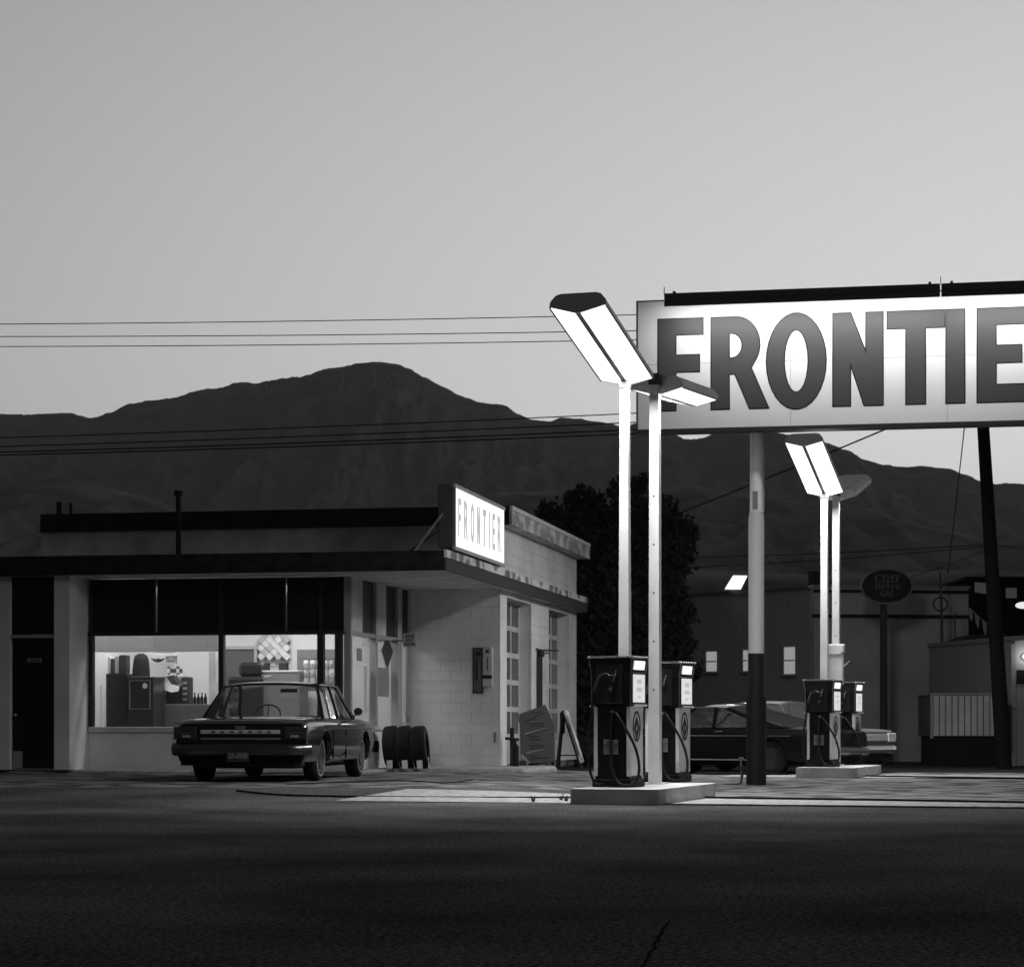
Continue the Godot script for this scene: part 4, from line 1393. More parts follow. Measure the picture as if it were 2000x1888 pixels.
func build_islands() -> void:
	var labels := ["white concrete pump island by the street with a thick square lamp pole", "white concrete pump island farther back beyond the round sign post"]
	var step := U * 14.7
	for k in 2:
		var o := Vector3(1.71, 0, -27.0) + step * k
		# corner o is the near right one; the slab runs along U and back along -V
		var t := thing("pump_island", labels[k], "pump island", lot(o))
		var b := MB.new()
		var pl := PackedVector2Array()
		var wd := 1.1
		var ln := 3.25
		var rr := 0.14
		for cn in [[-rr, -rr, 0.0], [-wd + rr, -rr, 90.0], [-wd + rr, -ln + rr, 180.0], [-rr, -ln + rr, 270.0]]:
			for i in 6:
				var an: float = (cn[2] + 18.0 * i) * DEC
				# z is drawn as the polygon's -y so that it lies flat
				pl.append(Vector2(cn[0] + rr * cos(an), -(cn[1] + rr * sin(an))))
		b.prism(pl, Transform3D(Basis(Vector3(1, 0, 0), Vector3(0, 0, -1), Vector3(0, 1, 0)), Vector3(0, -0.03, 0)), 0.217)
		part("slab", b, mats["island"], t)
	var top := 0.187
	var proto := make_pump()
	var spots := []
	for k in 2:
		for j in 2:
			spots.append(Vector3(1.31, top, -28.32) + U * 2.57 * j + step * k)
	var lab := ["gas pump with coiled hose at the street end of the near island", "gas pump behind the square pole on the near island", "gas pump at the street end of the far island", "gas pump beside the white towel cabinet on the far island"]
	for i in 4:
		var p: Node3D = proto
		if i > 0:
			p = proto.duplicate()
			p.name = named("gas_pump")
			add_child(p)
		p.transform = lot(spots[i]) * Transform3D(Basis(Vector3.UP, -8.0 * DEC) * Basis.from_scale(Vector3(0.95, 1, 0.92)), Vector3.ZERO)
		p.set_meta("label", lab[i])
	var nl := Vector3(1.42, top, -28.95)
	var nr := Vector3(1.84, top, -29.6)
	lamp_post("tapered white lamp post behind the near island's street end pump, head tilted up", nl, 5.08, 0.15, 0.1, -1, 13.0 * DEC, LAMP)
	lamp_post("square white lamp post between the near island pumps, head level", nr, 5.22, 0.145, 0.12, 1, 3.5 * DEC, LAMP)
	lamp_post("white lamp post behind the far island's street end pump, lamp tilted up steeply", nl + step + Vector3(0, 0, 0), 5.08, 0.15, 0.11, -1, 17.0 * DEC, LAMP)
	var p4 := nr + step + Vector3(-0.11, 0, 0.0)
	lamp_post("white lamp post carrying the towel cabinet on the far island", p4, 5.2, 0.145, 0.12, 1, 13.0 * DEC, LAMP)
	# towel and water cabinet in front of the last post
	var c := thing("towel_cabinet", "white towel dispenser cabinet fixed to the far island lamp post", "dispenser", lot(Vector3(p4.x, top, p4.z) + V * 0.02 - U * 0.2))
	var at := func(py: float) -> float: return EYE + (HZ - py) * 43.4 / F - top
	part("post", bx(Vector3(-0.06, 0, -0.05), Vector3(0.05, at.call(1330), 0.03), 0.005), G(0.45, 0.5), c)
	part("cabinet", bx(Vector3(-0.15, at.call(1338), -0.1), Vector3(0.15, at.call(1275), 0.08), 0.02), mats["steel_paint"], c)
	part("hood", bx(Vector3(-0.17, at.call(1275), -0.11), Vector3(0.17, at.call(1258), 0.1), 0.015), mats["steel_paint"], c)
	part("shelf_lip", bx(Vector3(-0.13, at.call(1277), 0.08), Vector3(0.13, at.call(1274.5), 0.115)), G(0.7, 0.4), c)
	var hd := MB.new()
	hd.tube([Vector3(0.15, at.call(1300), 0.0), Vector3(0.22, at.call(1296), 0.02), Vector3(0.27, at.call(1290), 0.02)], [0.02, 0.015, 0.012], 8)
	part("faucet", hd, G(0.7, 0.2, 0.5, 1.0), c)
	# weeds at the near island's left corner
	var rng := RandomNumberGenerator.new()
	rng.seed = 77
	for q in [[1041, 1567], [1096, 1564], [1106, 1566]]:
		var d: float = EYE * F / (q[1] - HZ)
		var o := Vector3((q[0] - 1000.0) * d / F, 0.0, -d)
		var w := MB.new()
		for i in 16:
			var an := rng.randf() * TAU
			var h := rng.randf_range(0.03, 0.09)
			var e := Vector3(cos(an), 0, sin(an))
			var s := e.rotated(Vector3.UP, PI / 2) * 0.006
			var b0 := o + e * 0.01
			var mid := o + e * 0.03 + Vector3(0, h, 0)
			var tip := o + e * rng.randf_range(0.05, 0.09) + Vector3(0, h * 0.8, 0)
			w.quad(b0 - s, b0 + s, mid + s, mid - s, -e)
			w.ftri(mid - s, mid + s, tip, Vector3.UP)
		one("weed_tuft", w, G(0.05, 0.9, 0.2), "small dark weed tuft in the apron joint by the pump island", "weed", "weeds in the apron joint")


func build_big_sign() -> void:
	var post := Vector3(3.83, 0, -36.1)
	var yaw := -11.07 * DEC
	var B := Basis(Vector3.UP, yaw)
	var T := Transform3D(B, post)
	var t := thing("pole_sign", "tall FRONTIER sign with dark block letters under a lamp trough", "sign", T)
	var zf := 0.34
	# x on the face for a pixel
	var on := func(px: float, z: float) -> float:
		var k := (px - 1000.0) / F
		var o := T * Vector3(0, 0, z)
		var e := B.x
		return (k * -o.z - o.x) / (e.x + k * e.z)
	var yat := func(py: float, x: float, z: float) -> float:
		return EYE + (HZ - py) * -(T * Vector3(x, 0, z)).z / F
	var x0: float = on.call(1246, zf)
	var x1: float = on.call(2165, zf)
	var y0: float = yat.call(839, x0, zf)
	var y1: float = yat.call(590, x0, zf)
	var wht := G(0.72, 0.45, 0.45)
	# face in two rows of sheets with thin seams
	var ym := yat.call(713, x0, zf) as float
	for r in [[y0, ym - 0.003], [ym + 0.003, y1]]:
		for k in 3:
			part("face_sheet", bx(Vector3(lerpf(x0, x1, k / 3.0) + 0.002, r[0], zf - 0.02), Vector3(lerpf(x0, x1, (k + 1) / 3.0) - 0.002, r[1], zf)), wht, t)
	part("sign_box", bx(Vector3(x0, y0, zf - 0.3), Vector3(x1, y1, zf - 0.021)), G(0.1, 0.6), t)
	part("edge_frame", bx(Vector3(x0 - 0.03, y0 - 0.06, zf - 0.32), Vector3(x1 + 0.03, y0 - 0.001, zf + 0.015)), G(0.03, 0.5), t)
	part("edge_frame", bx(Vector3(x0 - 0.025, y0, zf - 0.31), Vector3(x0 - 0.001, y1 + 0.02, zf + 0.012)), G(0.05, 0.5), t)
	part("edge_frame", bx(Vector3(x1 + 0.001, y0, zf - 0.31), Vector3(x1 + 0.025, y1 + 0.02, zf + 0.012)), G(0.05, 0.5), t)
	part("edge_frame", bx(Vector3(x0 - 0.001, y1 + 0.001, zf - 0.31), Vector3(x1, y1 + 0.02, zf + 0.012)), G(0.05, 0.5), t)
	var names := ["F", "R", "O", "N", "T", "I", "E", "R"]
	var lefts := [1286, 1390, 1498, 1628, 1734, 1849, 1910, 2014]
	var cap := 1.42
	for i in 8:
		var x: float = on.call(lefts[i], zf)
		var yb: float = y0 + 0.29
		for e in [[0.012, 0.003, 0.008], [0.0, 0.0055, 0.055]]:
			var b := MB.new()
			b.prism(letter_poly(names[i], e[0]), Transform3D(Basis(Vector3(cap, 0, 0), Vector3(0, cap, 0), Vector3(0, 0, 1)), Vector3(x, yb, zf + (0.0 if e[0] > 0 else 0.003))), e[1] if e[0] > 0 else 0.003)
			var o := part("letter" if e[0] == 0.0 else "letter_outline", b, G(e[2], 0.45, 0.4), t)
	# lamp trough over the face, with its tubes
	var zt := zf + 0.75
	var tx0: float = on.call(1299, zt)
	var ty: float = yat.call(593, tx0, zt)
	var mid_x: float = on.call(1838, zt)
	for s in [[tx0, mid_x - 0.01], [mid_x + 0.01, x1 - 0.3]]:
		var tr := part("trough", bx(Vector3(s[0], ty + 0.02, zt - 0.11), Vector3(s[1], ty + 0.14, zt + 0.11), 0.012), G(0.09, 0.6, 0.3), t)
		part("trough_lip", bx(Vector3(s[0], ty - 0.06, zt + 0.09), Vector3(s[1], ty + 0.019, zt + 0.11)), G(0.09, 0.6, 0.3), tr)
		part("tube_light", bx(Vector3(s[0] + 0.05, ty + 0.0, zt - 0.08), Vector3(s[1] - 0.05, ty + 0.018, zt + 0.07)), glow(0.8, 1.2), tr)
		area(t, Vector3((s[0] + s[1]) / 2, ty - 0.02, zt - 0.01), Vector3(0, -0.8, -0.6), Vector2(s[1] - s[0] - 0.1, 0.14), 2.1 * (s[1] - s[0]), Vector3(0, 0.6, -0.8))
		for k in 2:
			var ax := lerpf(s[0] + 0.15, s[1] - 0.15, k)
			part("trough_arm", bx(Vector3(ax - 0.02, ty + 0.141, zf - 0.25), Vector3(ax + 0.02, ty + 0.17, zt + 0.1)), G(0.06, 0.5), t)
			part("arm_strut", bx(Vector3(ax - 0.02, y1 + 0.021, zf - 0.25), Vector3(ax + 0.02, ty + 0.14 if ty + 0.14 > y1 + 0.03 else y1 + 0.05, zf - 0.2)), G(0.06, 0.5), t)
	for e in [tx0, mid_x]:
		part("trough_pin", bx(Vector3(e - 0.006, ty + 0.12, zt + 0.09), Vector3(e + 0.006, ty + 0.24, zt + 0.1)), G(0.05), t)
	# post: dark below, white above, with a step where it narrows
	var Y := func(py: float) -> float: return EYE + (HZ - py) * 36.1 / F
	var ps := MB.new()
	ps.tube([Vector3(0, -0.02, 0), Vector3(0, Y.call(1365), 0), Vector3(0, Y.call(1358), 0)], [0.158, 0.158, 0.128], 24)
	part("post_base", ps, G(0.012, 0.6, 0.3), t)
	var p2 := MB.new()
	p2.tube([Vector3(0, Y.call(1358), 0), Vector3(0, Y.call(1276), 0)], [0.124, 0.124], 24, false)
	part("post_band", p2, G(0.014, 0.6, 0.3), t)
	var p3 := MB.new()
	p3.tube([Vector3(0, Y.call(1276), 0), Vector3(0, Y.call(1015), 0), Vector3(0, Y.call(1004), 0), Vector3(0, Y.call(1000), 0)], [0.124, 0.124, 0.112, 0.102], 24, false)
	part("post_shaft", p3, G(0.5, 0.55, 0.4), t)
	var p4 := MB.new()
	p4.tube([Vector3(0, Y.call(1000), 0), Vector3(0, y0, 0)], [0.102, 0.098], 24)
	part("post_neck", p4, mats["steel_paint"], t)
	part("junction_plate", bx(Vector3(-0.05, Y.call(995), 0.08), Vector3(0.03, Y.call(960), 0.108)), G(0.15, 0.5), t)
	var cd := MB.new()
	cd.tube([Vector3(0.115, Y.call(1000), 0.0), Vector3(0.115, y0, 0.0)], [0.012], 6)
	part("conduit", cd, G(0.3, 0.5), t)
	var r2 := MB.new()
	var xr: float = on.call(2122, 0.0)
	r2.tube([Vector3(xr, -0.02, 0), Vector3(xr, y0, 0)], [0.14, 0.1], 20)
	part("far_post", r2, mats["steel_paint"], t)
	# air hose stand beside the post
	var d := EYE * F / (1533.0 - HZ)
	var st := thing("air_stand", "short pipe stand with a black air hose beside the sign post", "air pump", Transform3D(Basis(), Vector3((1447.0 - 1000.0) * d / F, 0, -d)))
	var pi := MB.new()
	pi.tube([Vector3(0, 0, 0), Vector3(0.01, 0.22, 0), Vector3(0.0, 0.42, 0)], [0.014, 0.014, 0.016], 8)
	part("pipe", pi, G(0.12, 0.4), st)
	part("valve", bx(Vector3(-0.03, 0.4, -0.02), Vector3(0.05, 0.44, 0.02), 0.008), G(0.3, 0.3, 0.5, 0.8), st)
	var hh := MB.new()
	hh.tube([Vector3(0.0, 0.3, 0.02), Vector3(0.03, 0.16, 0.03), Vector3(0.0, 0.03, 0.05), Vector3(-0.06, 0.018, 0.08), Vector3(-0.3, 0.018, 0.1)], [0.012], 8)
	part("air_hose", hh, G(0.01, 0.5), st)


func tyre(r: float, w: float) -> MB:
	# axis along x
	var b := MB.new()
	var prof := [[-0.5, 0.62], [-0.52, 0.75], [-0.5, 0.9], [-0.4, 0.985], [-0.2, 1.0], [0.2, 1.0], [0.4, 0.985], [0.5, 0.9], [0.52, 0.75], [0.5, 0.62]]
	var rows := []
	for k in 33:
		var a := TAU * k / 32
		var row := []
		for q in prof:
			row.append(Vector3(q[0] * w, sin(a) * q[1] * r, cos(a) * q[1] * r))
		rows.append(row)
	var rr := r * 0.8
	b.loft(rows, func(p): return Vector3(0, p.y, p.z).normalized() * rr)
	# inner wall
	for k in 32:
		var a := TAU * k / 32
		var a2 := TAU * (k + 1) / 32
		var i0 := Vector3(-0.5 * w, sin(a) * r * 0.62, cos(a) * r * 0.62)
		var i1 := Vector3(-0.5 * w, sin(a2) * r * 0.62, cos(a2) * r * 0.62)
		b.quad(i0, i1, i1 + Vector3(w, 0, 0), i0 + Vector3(w, 0, 0), -Vector3(0, i0.y, i0.z))
	return b


func build_lot_things() -> void:
	var zb := -4.36
	var yb := 0.18
	# three tyres for sale against the office side
	var tm := G(0.012, 0.8, 0.3)
	var spots := [[770, 3.0, "black tyre for sale leaning nearest the parked car"], [797, 6.0, "black tyre for sale in the middle of the three"], [825, 7.0, "black tyre for sale turned toward the blank white wall"]]
	for s in spots:
		var z := -1.75
		var r := 0.385
		var x := fx(s[0], z)
		var t := thing("display_tyre", s[2], "tyre", at_gs(Vector3(x, yb, z)) * Transform3D(Basis(Vector3.UP, s[1] * DEC) * Basis(Vector3(0, 0, 1), 0.09), Vector3.ZERO), "tyres for sale beside the office")
		var b := tyre(r, 0.24)
		var o := part("tyre_body", b, tm, t)
		o.position.y = r - 0.01
		var wl := MB.new()
		wl.ring(Vector3(0.122, r - 0.01, 0), Vector3(1, 0, 0), r * 0.86, r * 0.86, 0.012, 0.006, 36)
		part("white_line", wl, G(0.3), t)
		var tg := MB.new()
		tg.box(Vector3(0.142, 0.1, 0.2), Vector3(0.006, 0.17, 0.13), Basis(Vector3(1, 0, 0), 0.1))
		var tp := part("price_tag", tg, G(0.6, 0.6), t)
		var dm := MB.new()
		dm.prism(PackedVector2Array([Vector2(0, -0.05), Vector2(0.035, 0), Vector2(0, 0.05), Vector2(-0.035, 0)]), Transform3D(Basis(Vector3(0, 0, -1), Vector3.UP, Vector3(1, 0, 0)), Vector3(0.146, 0.1, 0.2)), 0.003)
		part("tag_diamond", dm, G(0.06), tp)
		var tb := MB.new()
		tb.box(Vector3(0.0, 0.075, 0.395), Vector3(0.1, 0.15, 0.008), Basis(Vector3(1, 0, 0), -0.2))
		part("paper_tag", tb, G(0.6, 0.6), t)
	# rest room sign
	var rp := ip(800, 1263, -2.9)
	var rs := thing("rest_room_sign", "small white MENS REST ROOM board jutting from the office side", "sign", at_gs(rp))
	part("board", bx(Vector3(-0.12, 0, -0.015), Vector3(0.12, 0.245, 0), 0.003), G(0.45, 0.6), rs)
	part("bracket", bx(Vector3(-0.8, 0.1, -0.03), Vector3(0.1, 0.13, -0.016)), G(0.2, 0.5), rs)
	var yy := 0.195
	for s in ["MENS", "REST", "ROOM"]:
		text("lettering", s, 0.05, Transform3D(Basis(), Vector3(0, yy, 0.003)), G(0.02), rs)
		yy -= 0.073
	# cases on the white wall
	var pc := thing("poster_case", "tall dark framed poster case on the white block wall", "poster case", at_gs(ip(934, 1354, zb)))
	var hw := (fx(944, zb) - fx(924, zb)) / 2
	var ph := ip(934, 1265, zb).y - ip(934, 1354, zb).y
	part("case", bx(Vector3(-hw, 0, 0.003), Vector3(hw, ph, 0.05), 0.0), G(0.03, 0.5), pc)
	part("sheet", bx(Vector3(-hw + 0.025, 0.03, 0.05), Vector3(hw - 0.025, ph - 0.03, 0.054)), G(0.1, 0.6), pc)
	part("print_block", bx(Vector3(-hw + 0.05, ph * 0.28, 0.054), Vector3(-0.0, ph * 0.75, 0.057)), G(0.03, 0.6), pc)
	part("print_block", bx(Vector3(-hw + 0.05, ph * 0.82, 0.054), Vector3(hw - 0.04, ph * 0.92, 0.057)), G(0.025, 0.6), pc)
	part("print_block", bx(Vector3(0.02, ph * 0.3, 0.054), Vector3(hw - 0.05, ph * 0.72, 0.057)), G(0.16, 0.6), pc)
	var ds := thing("wall_dispenser", "pale upright dispenser with a dark slot on the white wall", "dispenser", at_gs(ip(954, 1341, zb)))
	var dh := ip(954, 1263, zb).y - ip(954, 1341, zb).y
	part("box", bx(Vector3(-0.09, 0, 0.003), Vector3(0.09, dh, 0.1), 0.008), mats["paint_dull_old"], ds)
	part("slot", bx(Vector3(-0.09, dh * 0.2, 0.1), Vector3(0.09, dh * 0.29, 0.115), 0.004), G(0.02), ds)
	part("groove", bx(Vector3(-0.012, dh * 0.4, 0.1), Vector3(0.012, dh * 0.74, 0.104)), G(0.1), ds)
	part("coin_plate", bx(Vector3(-0.03, dh * 0.84, 0.1), Vector3(0.03, dh * 0.92, 0.108)), G(0.05), ds)
	var spt := thing("downspout", "short dark pipe low on the white wall's right end", "pipe", at_gs(ip(967, 1450, zb)))
	part("pipe", bx(Vector3(-0.02, -0.0, 0.003), Vector3(0.02, 0.2, 0.04), 0.01), G(0.15), spt)
	# arm lamp bracket and cabinet on the second pier
	var x1 := fx(977, zb)
	var zp := fz(1050, x1)
	var br := thing("door_bracket", "dark iron arm bracket on the pier between the garage doors", "bracket", at_gs(Vector3(x1 + 0.02, fy(1268, x1, zp), zp)))
	var bb := MB.new()
	bb.tube([Vector3(0, 0.0, 0.25), Vector3(0.06, -0.02, 0.1), Vector3(0.12, 0.03, -1.6)], [0.02], 8)
	part("arm", bb, G(0.02, 0.5), br)
	part("latch_box", bx(Vector3(-0.02, -0.16, -0.15), Vector3(0.1, -0.02, 0.12), 0.02), G(0.02, 0.5), br)
	var lk := thing("wall_locker", "narrow dark edged locker on the pier between the garage doors", "locker", at_gs(Vector3(x1 + 0.015, yb, fz(1055, x1))))
	part("locker_body", bx(Vector3(0, 0.5, -0.4), Vector3(0.1, fy(1283, x1, zp) - yb, 0.4), 0.01), mats["paint_dull_old"], lk)
	part("dark_edge", bx(Vector3(-0.01, 0.5, 0.4), Vector3(0.11, fy(1283, x1, zp) - yb, 0.44)), G(0.05), lk)
	# oil display cart: a leaning lectern shaped board on two wheels
	var zc := -6.2
	var cx := x1 + 0.42
	var k := Transform3D(Basis(), Vector3(cx, yb, fz(1046, cx)))
	var cd := 0.0
	var D := local_d(cx, fz(1046, cx))
	var S := D / F
	var base := ip(1046, 1485, fz(1046, cx))
	var ct := thing("display_cart", "grey wheeled merchandise cart with sloped top and pale dashes", "cart", GS * Transform3D(Basis(Vector3.UP, 10 * DEC), Vector3(base.x, 0.1, base.z)))
	var q := func(px: float, py: float) -> Vector2: return Vector2((px - 1046.0) * S, (1497.0 - py) * S)
	var pl := PackedVector2Array()
	for e in [[1014, 1390], [1065, 1371], [1083, 1413], [1084, 1482], [1036, 1485], [1017, 1465]]:
		pl.append(q.call(e[0], e[1]))
	var bd := MB.new()
	bd.prism(pl, Transform3D(Basis(), Vector3(0, 0, -0.35)), 0.35)
	part("panel_box", bd, G(0.12, 0.6), ct)
	for e in [[1026, 1429, 1069, 1416, 3.0, 0.35], [1028, 1431, 1070, 1419, 1.5, 0.02], [1028, 1466, 1068, 1456, 3.5, 0.3]]:
		var b0: Vector2 = q.call(e[0], e[1])
		var b1: Vector2 = q.call(e[2], e[3])
		var mb := MB.new()
		mb.beam(Vector3(b0.x, b0.y, 0.006), Vector3(b1.x, b1.y, 0.006), 0.008, e[4] * S, Vector3(0, 0, 1))
		var m2 := MB.new()
		var dv: Vector2 = (b1 - b0).normalized().orthogonal() * e[4] * S * 0.5
		m2.prism(PackedVector2Array([b0 - dv, b1 - dv * 0.3, b1 + dv * 0.3, b0 + dv]), Transform3D(Basis(), Vector3(0, 0, 0.001)), 0.005)
		part("painted_dash", m2, G(e[5], 0.6), ct)
	for e in [[1038, 1387, 1060, 1385], [1041, 1395, 1062, 1388], [1023, 1406, 1045, 1397], [1033, 1409, 1063, 1408], [1034, 1414, 1062, 1413], [1034, 1434, 1054, 1433], [1034, 1440, 1058, 1439], [1034, 1452, 1064, 1451], [1035, 1457, 1070, 1456], [1034, 1472, 1050, 1471], [1035, 1477, 1071, 1475]]:
		var b0: Vector2 = q.call(e[0], e[1])
		var b1: Vector2 = q.call(e[2], e[3])
		var dv := (b1 - b0).normalized().orthogonal() * 0.9 * S
		var m3 := MB.new()
		m3.prism(PackedVector2Array([b0 - dv, b1 - dv, b1 + dv, b0 + dv]), Transform3D(Basis(), Vector3(0, 0, 0.001)), 0.003)
		part("printed_line", m3, G(0.04, 0.6), ct)
	for zz in [-0.38, 0.03]:
		var wh := MB.new()
		var wc: Vector2 = q.call(1021, 1487)
		wh.disc(Vector3(wc.x, wc.y, zz), Vector3(0, 0, 1), 8.5 * S, 8.5 * S, 0.04)
		var wn := part("wheel", wh, G(0.05, 0.6), ct)
		var wr := MB.new()
		wr.ring(Vector3(wc.x, wc.y, zz + 0.04), Vector3(0, 0, 1), 9.3 * S, 9.3 * S, 2.2 * S, 0.006)
		part("wheel_rim", wr, G(0.3, 0.5), wn)
	var hb := MB.new()
	var h0: Vector2 = q.call(1011, 1386)
	var h1: Vector2 = q.call(1016, 1412)
	var h2: Vector2 = q.call(1018, 1480)
	hb.tube([Vector3(h0.x, h0.y, -0.05), Vector3(h1.x, h1.y, -0.05), Vector3(h2.x, h2.y, -0.05)], [0.012], 8)
	part("push_handle", hb, G(0.3, 0.4), ct)
	part("leg", bx(Vector3(0.3, 0.0, -0.3), Vector3(0.36, 0.14, -0.05)), G(0.02), ct)
	# folding board sign
	var fb := base + Vector3(0.95, 0, -1.5)
	var af := thing("folding_board", "folding A board sign seen edge on beside the cart", "sign", GS * Transform3D(Basis(Vector3.UP, 4 * DEC), Vector3(fx(1098, fb.z), 0.03, fb.z)))
	var S2 := local_d(fx(1098, fb.z), fb.z) / F
	var hh := 118.0 * S2
	for e in [[-12.0, 0.03], [38.0, 0.03]]:
		var x0: float = e[0] * S2
		var lg := MB.new()
		lg.beam(Vector3(x0, 0, -0.25), Vector3(0, hh, -0.25), 0.03, 0.5, Vector3(0, 0, 1))
		part("leaf", lg, G(0.02, 0.6), af)
		if e[0] > 0:
			var sk := MB.new()
			sk.beam(Vector3(x0 * 0.86 + 0.05, hh * 0.14, -0.25), Vector3(0.05, hh, -0.25), 0.05, 0.46, Vector3(0, 0, 1))
			part("face", sk, mats["peeling"], af)
	part("spreader", bx(Vector3(-9 * S2, hh * 0.25, -0.27), Vector3(28 * S2, hh * 0.27, -0.24)), G(0.02), af)
	part("hinge_cloth", bx(Vector3(-5.5 * S2, hh * 0.62, -0.4), Vector3(1.5 * S2, hh * 0.97, -0.1)), G(0.01), af)
	# floor jack and pipes by the first garage door
	var fj := ip(1000, 1490, fz(1000, x1 + 0.2))
	var jk := thing("water_standpipe", "dark standpipe with a cross valve beside the first garage door", "standpipe", at_gs(Vector3(fj.x, yb, fj.z)))
	var pj := MB.new()
	pj.tube([Vector3.ZERO, Vector3(0, 0.72, 0)], [0.04], 10)
	part("pipe", pj, G(0.02), jk)
	var pv := MB.new()
	pv.tube([Vector3(-0.12, 0.52, 0.05), Vector3(0.14, 0.5, 0.05)], [0.025], 8)
	part("valve", pv, G(0.02), jk)
	var ex := thing("fire_extinguisher", "small black extinguisher bottle standing beside the cart", "extinguisher", at_gs(Vector3(fj.x + 0.12, yb, fj.z + 0.3)))
	var pe := MB.new()
	pe.tube([Vector3.ZERO, Vector3(0, 0.36, 0), Vector3(0, 0.42, 0), Vector3(0, 0.47, 0)], [0.07, 0.07, 0.03, 0.025], 12)
	part("bottle", pe, G(0.02, 0.3), ex)
	part("valve_grip", bx(Vector3(-0.02, 0.47, -0.02), Vector3(0.07, 0.51, 0.02), 0.005), G(0.05), ex)
	# pipes on the roofs
	for s in [[348, 958, 1075, -3.2, 3.81, 0.05, "tall dark vent pipe rising from the canopy before the roof edge", 0.085], [115, 980, 1010, -6.0, 4.81, 0.055, "thicker of two short vents at the roof's left end", 0.055], [138, 982, 1010, -6.0, 4.81, 0.03, "thinner of two short vents at the roof's left end", 0.03]]:
		var x := fx(s[0], s[3])
		var t := thing("vent_pipe", s[6], "vent pipe", at_gs(Vector3(x, s[4], s[3])))
		var h := fy(s[1], x, s[3]) - (s[4] as float)
		var b := MB.new()
		b.tube([Vector3.ZERO, Vector3(0, h - 0.1, 0)], [s[5]], 12)
		part("pipe", b, G(0.02), t)
		var c := MB.new()
		c.tube([Vector3(0, h - 0.1, 0), Vector3(0, h, 0)], [s[7]], 12)
		part("cap", c, G(0.02), t)


func build_main_car() -> void:
	var d := 33.1
	var o := Vector3((466.0 - 1000.0) * d / F, 0.12, -d)
	# origin below the middle of the rear bumper
	var T := Transform3D(Basis(Vector3.UP, -7.8 * DEC), o) * Transform3D(Basis.from_scale(Vector3(1.05, 1.0, 1.0)), Vector3(0, 0, -2.62))
	var car_paint := G(0.006, 0.2, 0.5, 0.0, 1.0).duplicate() as StandardMaterial3D
	car_paint.clearcoat_roughness = 0.1
	var t := sedan("parked_sedan", "dark sixties sedan parked nose in at the office window", T, {"paint": car_paint, "rear": true, "roof": 1.5})
	# rear panel details
	var chrome := G(0.6, 0.2, 0.5, 1.0)
	part("rear_trim", bx(Vector3(-0.56, 0.7, 2.535), Vector3(0.56, 0.755, 2.55), 0.004), G(0.35, 0.45, 0.5), t)
	for i in 7:
		part("trim_mark", bx(Vector3(-0.4 + i * 0.13, 0.714, 2.55), Vector3(-0.35 + i * 0.13, 0.74, 2.556)), G(0.05), t)
	part("rear_trim", bx(Vector3(-0.56, 0.615, 2.53), Vector3(0.56, 0.64, 2.545), 0.004), G(0.12, 0.4, 0.5), t)
	part("trim_strip", bx(Vector3(-0.94, 0.845, 2.5), Vector3(0.94, 0.86, 2.525), 0.003), chrome, t)
	for sx in [-1.0, 1.0]:
		var tl := part("tail_light", bx(Vector3(sx * 0.62, 0.62, 2.52), Vector3(sx * 0.93, 0.8, 2.55), 0.015), G(0.025, 0.2, 0.5), t)
		part("tail_rim", bx(Vector3(sx * 0.925, 0.61, 2.5), Vector3(sx * 0.945, 0.81, 2.545), 0.004), chrome, tl)
	for sx in [-1.0, 1.0]:
		for z in [0.95, 0.02]:
			part("door_seam", bx(Vector3(sx * 0.96, 0.32, z - 0.002), Vector3(sx * 0.982, 0.74, z + 0.002)), G(0.001, 0.9, 0.0), t)
		part("lens_bar", bx(Vector3(sx * 0.66, 0.7, 2.55), Vector3(sx * 0.9, 0.715, 2.556)), G(0.3, 0.3, 0.5, 1.0), t)
		part("reverse_lens", bx(Vector3(sx * 0.7, 0.645, 2.55), Vector3(sx * 0.82, 0.685, 2.558), 0.004), G(0.2, 0.2, 0.5), t)
	part("trunk_seam", bx(Vector3(-0.8, 0.832, 2.51), Vector3(0.8, 0.838, 2.528)), G(0.001, 0.9, 0.0), t)
	part("trunk_emblem", bx(Vector3(-0.07, 0.775, 2.535), Vector3(0.07, 0.815, 2.55), 0.006), chrome, t)
	part("license_plate", bx(Vector3(-0.155, 0.3, 2.66), Vector3(0.155, 0.45, 2.668), 0.0), G(0.03, 0.5), t)
	text("plate_lettering", "ZA-4508", 0.075, Transform3D(Basis(), Vector3(0, 0.385, 2.6685)), G(0.2), t, 0.7)


